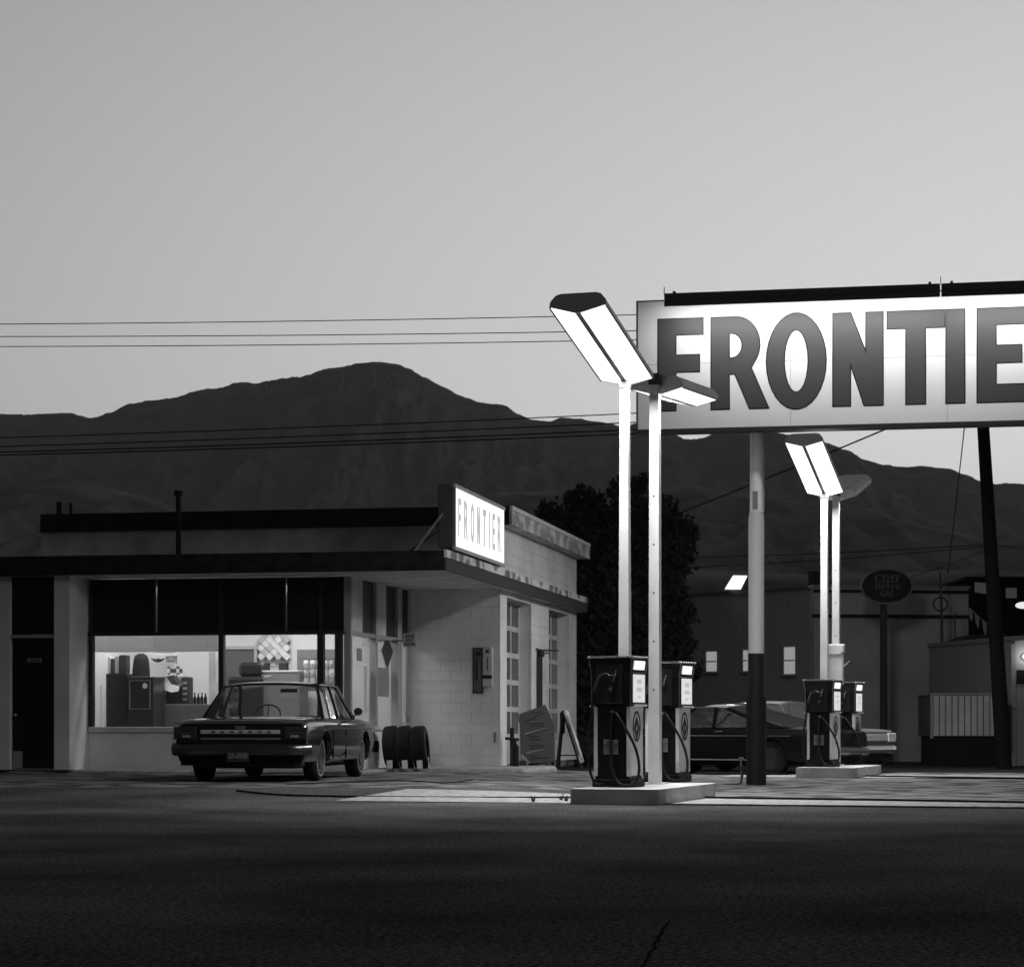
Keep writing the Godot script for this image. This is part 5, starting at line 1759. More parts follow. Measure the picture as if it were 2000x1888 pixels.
# a boxy sedan; origin on the ground under its middle, nose at -z
func sedan(called: String, label: String, T: Transform3D, opt: Dictionary) -> Node3D:
	var t := thing(called, label, "car", T)
	var paint: Material = opt.paint
	var roof_y: float = opt.get("roof", 1.42)
	var fast: bool = opt.get("fast", false)
	var chrome := G(0.6, 0.2, 0.5, 1.0)
	var zw := [1.42, -1.55]
	var R := 0.345
	# body: sections from tail to nose; deck height, shoulder height, half width
	var secs := [[2.5, 0.82, 0.84, 0.92], [2.46, 0.87, 0.87, 0.928], [2.3, 0.9, 0.9, 0.945], [1.9, 0.925, 0.915, 0.968], [1.5, 0.94, 0.925, 0.98], [1.22, 0.95, 0.93, 0.98], [1.18, 0.78, 0.93, 0.98], [0.4, 0.72, 0.925, 0.985], [-0.4, 0.72, 0.925, 0.985], [-0.96, 0.78, 0.925, 0.98], [-1.0, 0.96, 0.93, 0.98], [-1.6, 0.93, 0.915, 0.975], [-2.2, 0.89, 0.88, 0.96], [-2.5, 0.85, 0.84, 0.95], [-2.58, 0.78, 0.78, 0.94]]
	var zlist := []
	for s in secs:
		zlist.append(s[0])
	for w in zw:
		for k in range(-5, 6):
			zlist.append(w + k * 0.078)
		zlist.append(w + 0.395)
		zlist.append(w - 0.395)
	zlist.sort()
	zlist.reverse()
	var at := func(z: float, c: int) -> float:
		for i in secs.size() - 1:
			if z <= secs[i][0] and z >= secs[i + 1][0]:
				return lerpf(secs[i][c], secs[i + 1][c], (secs[i][0] - z) / maxf(secs[i][0] - secs[i + 1][0], 1e-5))
		return secs[-1][c]
	var rows := []
	for z in zlist:
		var deck: float = at.call(z, 1)
		var sh: float = at.call(z, 2)
		var hw: float = at.call(z, 3)
		var arch := 0.0
		for w in zw:
			var dz := absf(z - w)
			if dz < 0.392:
				arch = maxf(arch, R + sqrt(0.392 * 0.392 - dz * dz))
		var half := [[0.0, 0.27], [hw * 0.82, 0.25], [hw * 0.94, 0.3], [hw * 0.985, 0.42], [hw, 0.58], [hw * 0.985, sh - 0.17], [hw * 0.98, sh - 0.125], [hw * 0.968, sh - 0.07], [hw * 0.94, sh - 0.025], [hw * 0.89, sh], [hw * 0.86, maxf(sh, deck - 0.012) if deck > 0.8 else deck], [hw * 0.5, deck + (0.012 if deck > 0.8 else 0.0)], [0.0, deck + (0.018 if deck > 0.8 else 0.0)]]
		var row := []
		for p in half:
			var y: float = p[1]
			if arch > 0.0 and p[1] < 0.77:
				y = maxf(y, minf(arch, 0.735))
			row.append(Vector3(p[0], y, z))
		for i in range(half.size() - 2, 0, -1):
			row.append(Vector3(-row[i].x, row[i].y, z))
		rows.append(row)
	var body := MB.new()
	body.loft(rows, func(p): return Vector3(p.x * 0.4, 0.6, p.z), true)
	for e in [0, rows.size() - 1]:
		var c := Vector3(0, 0.55, rows[e][0].z)
		for i in rows[e].size():
			body.ftri(c, rows[e][i], rows[e][(i + 1) % rows[e].size()], Vector3(0, 0, 1 if e == 0 else -1))
	part("body", body, paint, t)
	part("floor_pan", bx(Vector3(-0.72, 0.2, -2.3), Vector3(0.72, 0.26, 2.35)), G(0.01, 0.8), t)
	# roof and pillars
	var zr := 0.72 if not fast else 0.3
	var zfr := -0.42
	var rw := 0.73
	var rf := MB.new()
	var rr := []
	for k in 9:
		var z := lerpf(zr, zfr, k / 8.0)
		var row := []
		var dip := 0.03 * pow(absf(k / 4.0 - 1.0), 2.0)
		for j in 11:
			var x := lerpf(-rw, rw, j / 10.0)
			row.append(Vector3(x, roof_y - 0.055 * pow(absf(x / rw), 2.6) - dip, z))
		rr.append(row)
	rf.loft(rr, func(p): return p - Vector3(0, 1, 0))
	var under := []
	for r in rr:
		var u := []
		for p in r:
			u.append(p - Vector3(0, 0.035, 0))
		under.append(u)
	rf.loft(under, func(p): return p + Vector3(0, 1, 0))
	for e in [[0, Vector3(0, 0, 1)], [8, Vector3(0, 0, -1)]]:
		for j in 10:
			rf.quad(rr[e[0]][j], rr[e[0]][j + 1], under[e[0]][j + 1], under[e[0]][j], e[1])
	for j in [0, 10]:
		for k in 8:
			rf.quad(rr[k][j], rr[k + 1][j], under[k + 1][j], under[k][j], Vector3(-1 if j == 0 else 1, 0, 0))
	part("roof", rf, opt.get("roof_paint", paint), t)
	var ry := roof_y - 0.085
	var zrear := 1.2 if not fast else 1.75
	var by := 0.93
	for sx in [-1.0, 1.0]:
		var bw := 0.9
		var cpl := MB.new()
		var ct := opt.get("c_width", 0.16) as float
		# C pillar as a slab
		var outer := [Vector3(sx * bw, by, zrear), Vector3(sx * (bw - 0.02), by, zrear - 0.3 - ct), Vector3(sx * rw, ry, zr - 0.02 - ct), Vector3(sx * (rw - 0.02), ry, zr)]
		var inner := []
		for p in outer:
			inner.append(p - Vector3(sx * 0.05, 0, 0))
		cpl.quad(outer[0], outer[1], outer[2], outer[3], Vector3(sx, 0.3, 0))
		cpl.quad(inner[0], inner[1], inner[2], inner[3], Vector3(-sx, 0, 0))
		for k in 4:
			cpl.quad(outer[k], outer[(k + 1) % 4], inner[(k + 1) % 4], inner[k], outer[k] + outer[(k + 1) % 4] - outer[(k + 2) % 4] - outer[(k + 3) % 4])
		part("pillar", cpl, paint, t)
		var ap := MB.new()
		ap.beam(Vector3(sx * 0.88, by, -0.98), Vector3(sx * (rw - 0.01), ry, zfr + 0.02), 0.05, 0.05)
		part("pillar", ap, paint, t)
		var bp := MB.new()
		bp.beam(Vector3(sx * 0.885, by, 0.12), Vector3(sx * (rw - 0.005), ry, 0.08), 0.035, 0.07, Vector3(0, 0, 1))
		part("pillar", bp, paint, t)
		var sg := MB.new()
		sg.quad(Vector3(sx * 0.875, by, zrear - 0.32 - ct), Vector3(sx * 0.875, by, -0.93), Vector3(sx * (rw - 0.01), ry, zfr + 0.03), Vector3(sx * (rw - 0.01), ry, zr - 0.05 - ct), Vector3(sx, 0.2, 0))
		part("side_glass", sg, glass(0.1), t)
		var dr := MB.new()
		dr.tube([Vector3(sx * 0.892, by + 0.005, -0.99), Vector3(sx * (rw + 0.015), ry + 0.01, zfr - 0.01), Vector3(sx * (rw + 0.015), ry + 0.01, zr - ct), Vector3(sx * 0.89, by + 0.005, zrear - 0.3 - ct)], [0.011], 6)
		part("drip_rail", dr, chrome, t)
		part("belt_trim", bx(Vector3(sx * 0.93, 0.768, -2.3), Vector3(sx * 0.98, 0.784, 1.9), 0.004), chrome, t)
		part("rocker_trim", bx(Vector3(sx * 0.93, 0.3, -1.1), Vector3(sx * 0.955, 0.33, 0.98), 0.004), chrome, t)
		var mr := MB.new()
		mr.tube([Vector3(sx * 0.9, 0.93, -0.8), Vector3(sx * 0.98, 1.02, -0.8)], [0.012], 6)
		mr.disc(Vector3(sx * 1.0, 1.04, -0.77), Vector3(0, 0, 1), 0.062, 0.062, 0.02, 18)
		mr.disc(Vector3(sx * 1.0, 1.04, -0.77), Vector3(0, 0, -1), 0.062, 0.062, 0.04, 18)
		if sx > 0 or not opt.get("rear", false):
			part("wing_mirror", mr, G(0.03, 0.3), t)
		part("door_handle", bx(Vector3(sx * 0.965, 0.85, 0.2), Vector3(sx * 0.995, 0.87, 0.36), 0.006), chrome, t)
	var rg := MB.new()
	rg.quad(Vector3(-0.83, by + 0.01, zrear + 0.02), Vector3(0.83, by + 0.01, zrear + 0.02), Vector3(rw - 0.04, ry + 0.02, zr), Vector3(-rw + 0.04, ry + 0.02, zr), Vector3(0, 0.5, 1))
	part("rear_window", rg, G(0.004, 0.6, 0.2) if fast else glass(0.1), t)
	var wg := MB.new()
	wg.quad(Vector3(-0.83, by + 0.02, -1.0), Vector3(0.83, by + 0.02, -1.0), Vector3(rw - 0.02, ry + 0.02, zfr), Vector3(-rw + 0.02, ry + 0.02, zfr), Vector3(0, 0.5, -1))
	part("windshield", wg, glass(0.1), t)
	# inside
	part("parcel_shelf", bx(Vector3(-0.8, 0.86, 0.86), Vector3(0.8, 0.93, zrear - 0.02)), G(0.02), t)
	part("rear_seat", bx(Vector3(-0.75, 0.4, 0.6), Vector3(0.75, 0.96, 0.85), 0.05), G(0.02), t)
	part("front_seat", bx(Vector3(-0.72, 0.4, -0.35), Vector3(0.72, 0.94, -0.15), 0.05), G(0.02), t)
	part("dashboard", bx(Vector3(-0.8, 0.7, -1.0), Vector3(0.8, 0.97, -0.8), 0.04), G(0.02), t)
	var sw := MB.new()
	var pts := []
	for k in 25:
		var a := TAU * k / 24
		pts.append(Vector3(-0.36 + cos(a) * 0.2, 0.98 + sin(a) * 0.17, -0.62 - sin(a) * 0.09))
	sw.tube(pts, [0.012], 6, false)
	sw.tube([Vector3(-0.36, 1.15, -0.71), Vector3(-0.36, 0.93, -0.62)], [0.01], 6)
	part("steering_wheel", sw, G(0.03, 0.4), t)
	part("interior_mirror", bx(Vector3(-0.13, roof_y - 0.16, -0.5), Vector3(0.13, roof_y - 0.1, -0.47), 0.015), G(0.01), t)
	# wheels
	for z in zw:
		for sx in [-1.0, 1.0]:
			var w := Node3D.new()
			w.name = "wheel"
			w.position = Vector3(sx * 0.79, R, z)
			t.add_child(w, true)
			part("tyre", tyre(R, 0.2), G(0.012, 0.85), w)
			var hc := MB.new()
			hc.disc(Vector3(sx * 0.07, 0, 0), Vector3(sx, 0, 0), R * 0.62, R * 0.62, 0.03)
			hc.disc(Vector3(sx * 0.1, 0, 0), Vector3(sx, 0, 0), R * 0.5, R * 0.5, 0.025)
			part("hubcap", hc, opt.get("hub", chrome), w)
			var wl := MB.new()
			wl.ring(Vector3(sx * 0.1, 0, 0), Vector3(sx, 0, 0), R * 0.8, R * 0.8, 0.022, 0.006)
			part("white_line", wl, opt.get("line", G(0.35)), w)
	# bumpers
	for e in [[2.5, 1.0], [-2.58, -1.0]]:
		var bm := MB.new()
		var pr := [[0.0, 0.38], [0.09, 0.4], [0.13, 0.46], [0.12, 0.53], [0.05, 0.57], [0.0, 0.57]]
		var rws := []
		for k in 15:
			var s := lerpf(-1.0, 1.0, k / 14.0)
			var x := s * 0.99
			var back := 0.0 if absf(s) < 0.8 else (absf(s) - 0.8) * 0.9
			var rw2 := []
			for p in pr:
				rw2.append(Vector3(x, p[1], e[0] + e[1] * (p[0] + 0.03 - back)))
			rws.append(rw2)
		bm.loft(rws, func(p): return Vector3(p.x * 0.9, 0.48, e[0] - e[1] * 0.3))
		part("bumper", bm, opt.get("bumper", G(0.14, 0.25, 0.5, 1.0)), t)
	part("rear_valance", bx(Vector3(-0.85, 0.24, 2.3), Vector3(0.85, 0.4, 2.5)), G(0.01, 0.6), t)
	return t


func build_far_side() -> void:
	# parked cars: a dark fastback and a pale sedan behind it, both nose left and away
	var turn := 52.0 * DEC
	var g0 := -0.03
	var place := func(px: float, d: float) -> Transform3D:
		return Transform3D(Basis(Vector3.UP, turn), Vector3((px - 1000.0) * d / F, g0, -d))
	sedan("parked_coupe", "black fastback coupe parked behind the sign post", place.call(1432, 45.6), {"paint": G(0.004, 0.35, 0.3), "fast": true, "roof": 1.4, "roof_paint": G(0.02, 0.25, 0.5, 0.0, 1.0), "hub": G(0.1, 0.3, 0.5, 1.0), "line": G(0.02)})
	var lt := sedan("parked_sedan", "pale sedan with chrome tail parked beyond the black coupe", place.call(1500, 48.6), {"paint": G(0.09, 0.25, 0.5, 0.0, 0.8), "roof": 1.5, "c_width": 0.3, "bumper": G(0.75, 0.2, 0.5, 1.0), "hub": G(0.1, 0.3, 0.5, 1.0), "line": G(0.02)})
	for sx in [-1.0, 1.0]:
		part("tail_light", bx(Vector3(sx * 0.6, 0.64, 2.5), Vector3(sx * 0.93, 0.82, 2.54), 0.015), G(0.8, 0.3, 0.5), lt)  # white lenses: lamp highlights on the tail put into the colour
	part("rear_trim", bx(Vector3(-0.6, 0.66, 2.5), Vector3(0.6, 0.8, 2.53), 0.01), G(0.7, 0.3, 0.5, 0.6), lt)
	# white building with dark bands
	var d0 := 62.0
	var cb := thing("white_store", "white flat roofed building with two dark bands behind the far pumps", "building", Transform3D(Basis(Vector3.UP, 8.0 * DEC), Vector3((1590.0 - 1000.0) * d0 / F, 0, -d0)))
	var on := func(px: float) -> float:
		var k := (px - 1000.0) / F
		var e := Basis(Vector3.UP, 8.0 * DEC).x
		var o := cb.position
		return (k * -o.z - o.x) / (e.x + k * e.z)
	var Y := func(py: float) -> float: return EYE + (HZ - py) * d0 / F
	var x1: float = on.call(1892)
	var fw: Material = mats["far_wall"]
	part("wall", bx(Vector3(0, -0.03, -8), Vector3(x1, Y.call(1147), 0)), fw, cb)
	part("coping", bx(Vector3(-0.05, Y.call(1147), -8), Vector3(x1 + 0.05, Y.call(1142), 0.06)), G(0.3, 0.7), cb)
	part("band", bx(Vector3(-0.02, Y.call(1157), -0.1), Vector3(x1 + 0.02, Y.call(1151), 0.05)), G(0.02, 0.7), cb)
	part("band", bx(Vector3(-0.02, Y.call(1206), -0.1), Vector3(x1 + 0.02, Y.call(1199), 0.04)), G(0.02, 0.7), cb)
	part("downpipe", bx(Vector3(on.call(1755), Y.call(1276), 0.001), Vector3(on.call(1757), Y.call(1206), 0.06)), G(0.5), cb)
	# its lower dark wing
	var wg := thing("dark_annex", "dark brick annex with lit narrow windows behind the parked cars", "building", Transform3D())
	var a := P(1590, 1418, 62.3)
	var b := P(1338, 1418, 66.0)
	a.y = 0
	b.y = 0
	var e := (a - b).normalized()
	var n := e.cross(Vector3.UP)
	if n.z < 0:
		n = -n
	var L := (a - b).length()
	wg.transform = Transform3D(Basis(e, Vector3.UP, e.cross(Vector3.UP)), b)
	var h := EYE + (HZ - 1151) * 62.3 / F
	part("wall", bx(Vector3(0, -0.03, -6), Vector3(L - 0.05, h, 0)), mats["dark_brick"], wg)
	part("coping", bx(Vector3(-0.06, h, -6), Vector3(L - 0.05, h + 0.09, 0.06)), G(0.12, 0.7), wg)
	var wl := func(px: float) -> float:
		var k := (px - 1000.0) / F
		return (k * -b.z - b.x) / (e.x + k * e.z)
	var yw := func(py: float, s: float) -> float:
		return EYE + (HZ - py) * -(b + e * s).z / F
	for w in [[1381, 1400, 1273, 1311], [1453, 1461, 1270, 1310], [1533, 1553, 1264, 1316]]:
		var s0: float = wl.call(w[0])
		var s1: float = wl.call(w[1])
		var y0: float = yw.call(w[3], s0)
		var y1: float = yw.call(w[2], s0)
		var fr := part("window_frame", bx(Vector3(s0 - 0.1, y0 - 0.05, 0.0), Vector3(s0 - 0.001, y1 + 0.03, 0.06)), G(0.3, 0.6), wg)
		part("window_pane_light", bx(Vector3(s0, y0, 0.0), Vector3(s1, y1, 0.02)), glow(0.4, 0.26), fr)
		part("glazing_bar", bx(Vector3(s0, (y0 + y1) / 2 - 0.015, 0.02), Vector3(s1, (y0 + y1) / 2 + 0.015, 0.035)), G(0.05), fr)
		part("sill", bx(Vector3(s0 - 0.1, y0 - 0.1, 0.0), Vector3(s1 + 0.04, y0 - 0.051, 0.09)), G(0.15), fr)
	part("chimney", bx(Vector3(wl.call(1555), h, -0.8), Vector3(wl.call(1565), h + 0.55, -0.5)), G(0.03), wg)
	# roof flood lamp on the annex
	var fp := P(1436, 1163, 64.6)
	var fl := thing("roof_floodlight", "small lit floodlight panel on the dark annex roof", "lamp", Transform3D(Basis(Vector3.UP, 12 * DEC), Vector3(fp.x, h + 0.09, fp.z)))
	var pn := PackedVector2Array([Vector2(-0.3, 0.06), Vector2(0.15, 0.06), Vector2(0.32, 0.44), Vector2(-0.08, 0.44)])
	var fm := MB.new()
	fm.prism(pn, Transform3D(Basis(Vector3.RIGHT, 0.2), Vector3(0, 0, 0)), 0.03)
	part("panel_light", fm, glow(0.8, 1.6), fl)
	var fh := MB.new()
	fh.prism(PackedVector2Array([Vector2(-0.36, 0.02), Vector2(0.18, 0.02), Vector2(0.36, 0.47), Vector2(-0.1, 0.47)]), Transform3D(Basis(Vector3.RIGHT, 0.2), Vector3(0, 0, -0.1)), 0.09)
	part("housing", fh, G(0.2), fl)
	part("stand", bx(Vector3(-0.04, -0.01, -0.12), Vector3(0.04, 0.2, -0.04)), G(0.1), fl)
	area(fl, Vector3(0.02, 0.25, 0.12), Vector3(0, -0.3, 1), Vector2(0.45, 0.36), 0.5)
	# oval sign on its own post
	var od := 58.0
	var oc := P(1732, 1145, od)
	var os := thing("oval_sign", "dark oval Cliff Brice GAS sign on a post", "sign", Transform3D(Basis(), Vector3(oc.x, -0.03, oc.z)))
	var oy := oc.y + 0.03
	var rx := 49.0 * od / F
	var ryy := 33.0 * od / F
	var ov := MB.new()
	ov.disc(Vector3(0, oy, -0.05), Vector3(0, 0, 1), rx, ryy, 0.1, 48)
	part("board", ov, G(0.012, 0.6), os)
	var orr := MB.new()
	orr.ring(Vector3(0, oy, -0.05), Vector3(0, 0, 1), rx + 0.025, ryy + 0.025, 0.04, 0.115, 48)
	part("rim", orr, G(0.16, 0.5), os)
	text("lettering", "Cliff", 0.19, Transform3D(Basis(), Vector3(0.0, oy + 0.19, 0.055)), G(0.13), os, 1.1, true)
	text("lettering", "Brice", 0.15, Transform3D(Basis(), Vector3(0.02, oy - 0.0, 0.055)), G(0.13), os, 1.2, true)
	text("lettering", "GAS", 0.15, Transform3D(Basis(), Vector3(0.0, oy - 0.19, 0.055)), G(0.13), os, 0.9)
	var opst := MB.new()
	opst.tube([Vector3(-0.06, 0, -0.08), Vector3(-0.06, oy - ryy * 0.9, -0.08)], [0.1, 0.09], 14)
	part("post", opst, G(0.05, 0.8), os)
	# service mast with boxes
	var md := 60.5
	var mp := P(1840, 1418, md)
	var ms := thing("service_mast", "thin service mast with meter boxes on the white building", "mast", Transform3D(Basis(), Vector3(mp.x, 0, mp.z)))
	var my := func(py: float) -> float: return EYE + (HZ - py) * md / F
	var mt := MB.new()
	mt.tube([Vector3(0.01, my.call(1310), 0), Vector3(0.0, my.call(1200), 0), Vector3(-0.04, my.call(1118), 0)], [0.045, 0.04, 0.03], 8)
	part("pipe", mt, G(0.08, 0.5), ms)
	part("weather_head", bx(Vector3(-0.14, my.call(1112), -0.06), Vector3(0.04, my.call(1106), 0.06), 0.02), G(0.2), ms)
	var bk := MB.new()
	bk.ring(Vector3(-0.05, my.call(1180), 0.05), Vector3(0, 0, 1), 0.2, 0.19, 0.035, 0.03, 20)
	part("hose_reel", bk, G(0.03), ms)
	part("meter_box", bx(Vector3(-0.12, my.call(1326), -0.06), Vector3(0.09, my.call(1304), 0.08), 0.02), G(0.02), ms)
	part("meter_box", bx(Vector3(0.14, my.call(1323), -0.06), Vector3(0.38, my.call(1297), 0.08), 0.01), G(0.02), ms)
	var m2 := MB.new()
	m2.tube([Vector3(0.36, my.call(1297), 0), Vector3(0.34, my.call(1195), 0)], [0.02], 6)
	part("conduit", m2, G(0.08), ms)
	var sl := MB.new()
	sl.tube([Vector3(0.05, -0.03, -0.02), Vector3(0.03, my.call(1326), -0.02)], [0.03], 6)
	part("ground_pipe", sl, G(0.05), ms)
	# lean-to right of it
	var ld := 61.0
	var l0 := P(1872, 1418, ld)
	var le := thing("lean_to", "low grey lean-to shed beside the white building", "shed", Transform3D(Basis(), Vector3(l0.x, -0.03, l0.z)))
	var ly := func(py: float) -> float: return EYE + 0.03 + (HZ - py) * ld / F
	var lw := 95.0 * ld / F
	part("wall", bx(Vector3(0.02, 0, -4), Vector3(lw, ly.call(1262), 0)), G(0.13, 0.9), le)
	var lr := MB.new()
	lr.prism(PackedVector2Array([Vector2(-0.05, ly.call(1262)), Vector2(lw, ly.call(1262)), Vector2(lw, ly.call(1238)), Vector2(0.25, ly.call(1240)), Vector2(-0.05, ly.call(1252))]), Transform3D(Basis(), Vector3(0, 0, -4)), 4.1)
	part("roof", lr, G(0.05, 0.9), le)
	# panelled trailer in front
	var td := 55.0
	var t0 := P(1823, 1418, td)
	var tr := thing("board_enclosure", "low white vertical board enclosure over a box of painted darkness before the lean-to", "enclosure", Transform3D(Basis(), Vector3(t0.x, -0.03, t0.z)))
	var ty := func(py: float) -> float: return EYE + 0.03 + (HZ - py) * td / F
	var tw := 136.0 * td / F
	part("core", bx(Vector3(0, ty.call(1437), -2), Vector3(tw, ty.call(1356), -0.03)), G(0.1, 0.9), tr)
	var nb := 11
	for i in nb:
		part("board", bx(Vector3(tw * i / nb + 0.012, ty.call(1437), -0.03), Vector3(tw * (i + 1) / nb - 0.012, ty.call(1357), 0.0), 0.004), fw, tr)
	part("top_rail", bx(Vector3(-0.03, ty.call(1357), -2.02), Vector3(tw + 0.03, ty.call(1353.5), 0.04)), G(0.3, 0.8), tr)
	part("end_post", bx(Vector3(-0.06, ty.call(1442), -0.1), Vector3(0.0, ty.call(1353.6), 0.03)), G(0.3, 0.8), tr)
	part("darkness_fill", bx(Vector3(0.05, 0.0, -1.9), Vector3(tw - 0.05, ty.call(1437), -0.08)), G(0.012, 0.9), tr)  # near-black box painted in for the darkness under the boards
	var rf := MB.new()
	rf.disc(Vector3(tw * 0.49, ty.call(1406), 0.0), Vector3(0, 0, 1), 0.04, 0.03, 0.01, 14)
	part("reflector", rf, G(0.7, 0.3), tr)
	# lit shop at the right edge
	var sd := 56.0
	var s0 := P(1983, 1418, sd)
	var so := thing("corner_shop", "pale shop front with a wall lamp at the leaning pole", "building", Transform3D(Basis(Vector3.UP, 14 * DEC), Vector3(s0.x, -0.03, s0.z)))
	var sy := func(py: float) -> float: return EYE + 0.03 + (HZ - py) * sd / F
	part("wall", bx(Vector3(0, 0, -5), Vector3(4.0, sy.call(1252), -0.0)), G(0.3, 0.8), so)
	part("awning", bx(Vector3(-0.05, sy.call(1252), -5), Vector3(4.1, sy.call(1242), 0.4), 0.02), G(0.25, 0.8), so)
	part("dark_panel", bx(Vector3(0.05, sy.call(1335), 0.001), Vector3(1.2, sy.call(1308), 0.03)), G(0.01), so)
	part("corner_trim", bx(Vector3(-0.12, 0, -0.1), Vector3(-0.001, sy.call(1258), 0.05)), G(0.3), so)
	part("door", bx(Vector3(0.4, 0, 0.001), Vector3(1.3, 1.6, 0.04)), G(0.02), so)
	var lampt := thing("wall_lamp", "lit wall lamp on the pale shop by the leaning pole", "lamp", so.transform * Transform3D(Basis(), Vector3(0.28, sy.call(1282), 0.0)))
	var lb := MB.new()
	lb.disc(Vector3(0, 0, 0.001), Vector3(0, 0, 1), 0.1, 0.07, 0.08, 18)
	part("lamp_glass", lb, glow(0.7, 0.7), lampt)
	var ol := OmniLight3D.new()
	ol.light_energy = 0.14
	ol.omni_range = 60.0
	ol.omni_attenuation = 2.0
	ol.light_size = 0.06
	ol.shadow_enabled = true
	ol.position = Vector3(0.0, 0.0, 0.24)
	lampt.add_child(ol)
	# pennants on a cord
	var c0 := P(1893, 1186, 59.0)
	var c1 := P(1942, 1226, 59.0)
	var pc := thing("pennant_string", "three pale pennants on a sagging cord beside the leaning pole", "pennants", Transform3D(Basis(), c0))
	var cm := MB.new()
	cm.tube([Vector3.ZERO, (c1 - c0) * 0.5 + Vector3(0, -0.04, 0), c1 - c0], [0.012], 5)
	part("cord", cm, G(0.2), pc)
	for s in [[0.06, 0.4], [0.32, 0.46], [0.62, 0.5]]:
		var q: Vector3 = (c1 - c0) * s[0] + Vector3(0, -0.03, 0)
		var pm := MB.new()
		pm.prism(PackedVector2Array([Vector2(-0.07, 0.05), Vector2(0.07, -0.05), Vector2(0.05, -s[1] * 0.7), Vector2(0.02, -s[1] * 0.72), Vector2(-0.04, -s[1] * 0.4)]), Transform3D(Basis(Vector3.UP, 0.3), q), 0.01)
		part("pennant", pm, G(0.3, 0.8), pc)
	# dark house with pale windows beyond
	var hd := 95.0
	var hp := P(1950, 1418, hd)
	var ho := thing("hill_house", "dark far house with pale upper windows behind the leaning pole", "house", Transform3D(Basis(), Vector3(hp.x, -0.03, hp.z)))
	var hy := func(py: float) -> float: return EYE + 0.03 + (HZ - py) * hd / F
	part("wall", bx(Vector3(-1.25, 0, -6), Vector3(4.5, hy.call(1132), 0)), G(0.02, 0.9), ho)
	part("roof", bx(Vector3(-1.4, hy.call(1132), -6.2), Vector3(4.7, hy.call(1127), 0.3)), G(0.02, 0.9), ho)
	for w in [[1904, 1914, 1137, 1157], [1915, 1931, 1138, 1159], [1965, 1986, 1148, 1168]]:
		part("pale_window", bx(Vector3((w[0] - 1950.0) * hd / F, hy.call(w[3]), 0.0), Vector3((w[1] - 1950.0) * hd / F, hy.call(w[2]), 0.06)), glow(0.3, 0.03), ho)  # panes kept pale by a faint emission
	# small bright signs far right
	var fs := thing("distant_sign", "tiny lit sign disc at the far right beyond the leaning pole", "sign", Transform3D(Basis(), P(2000, 1182, 80.0)))
	var fd := MB.new()
	fd.disc(Vector3(0, 0, 0), Vector3(-0.5, 0, 1), 0.28, 0.12, 0.06, 20)
	part("face_light", fd, glow(0.6, 0.8), fs)
	var fpz := MB.new()
	fpz.tube([Vector3(0.2, -0.02 - P(2000, 1182, 80.0).y, -0.03), Vector3(0.2, 0.0, -0.03)], [0.04], 6)
	part("post", fpz, G(0.03), fs)
	# low wall and an added shed with pale strips, left of the near pump
	var bd := 70.0
	var bp := P(1132, 1418, bd)
	var bh := thing("far_shed", "far low shed with a pale eave beyond the garage wall", "shed", Transform3D(Basis(), Vector3(bp.x, -0.03, bp.z)))
	var by := func(py: float) -> float: return EYE + 0.03 + (HZ - py) * bd / F
	part("wall", bx(Vector3(-0.6, 0, -3), Vector3(0.16, by.call(1310), 0)), G(0.04, 0.9), bh)
	part("eave", bx(Vector3(-0.65, by.call(1310), -3), Vector3(0.2, by.call(1306), 0.25)), G(0.7, 0.6), bh)
	part("roof", bx(Vector3(-0.65, by.call(1303), -3), Vector3(0.05, by.call(1298), 0.2)), G(0.75, 0.6), bh)
	part("low_wall", bx(Vector3(-0.6, 0, 0.3), Vector3(0.5, by.call(1400), 0.5)), G(0.3, 0.9), bh)


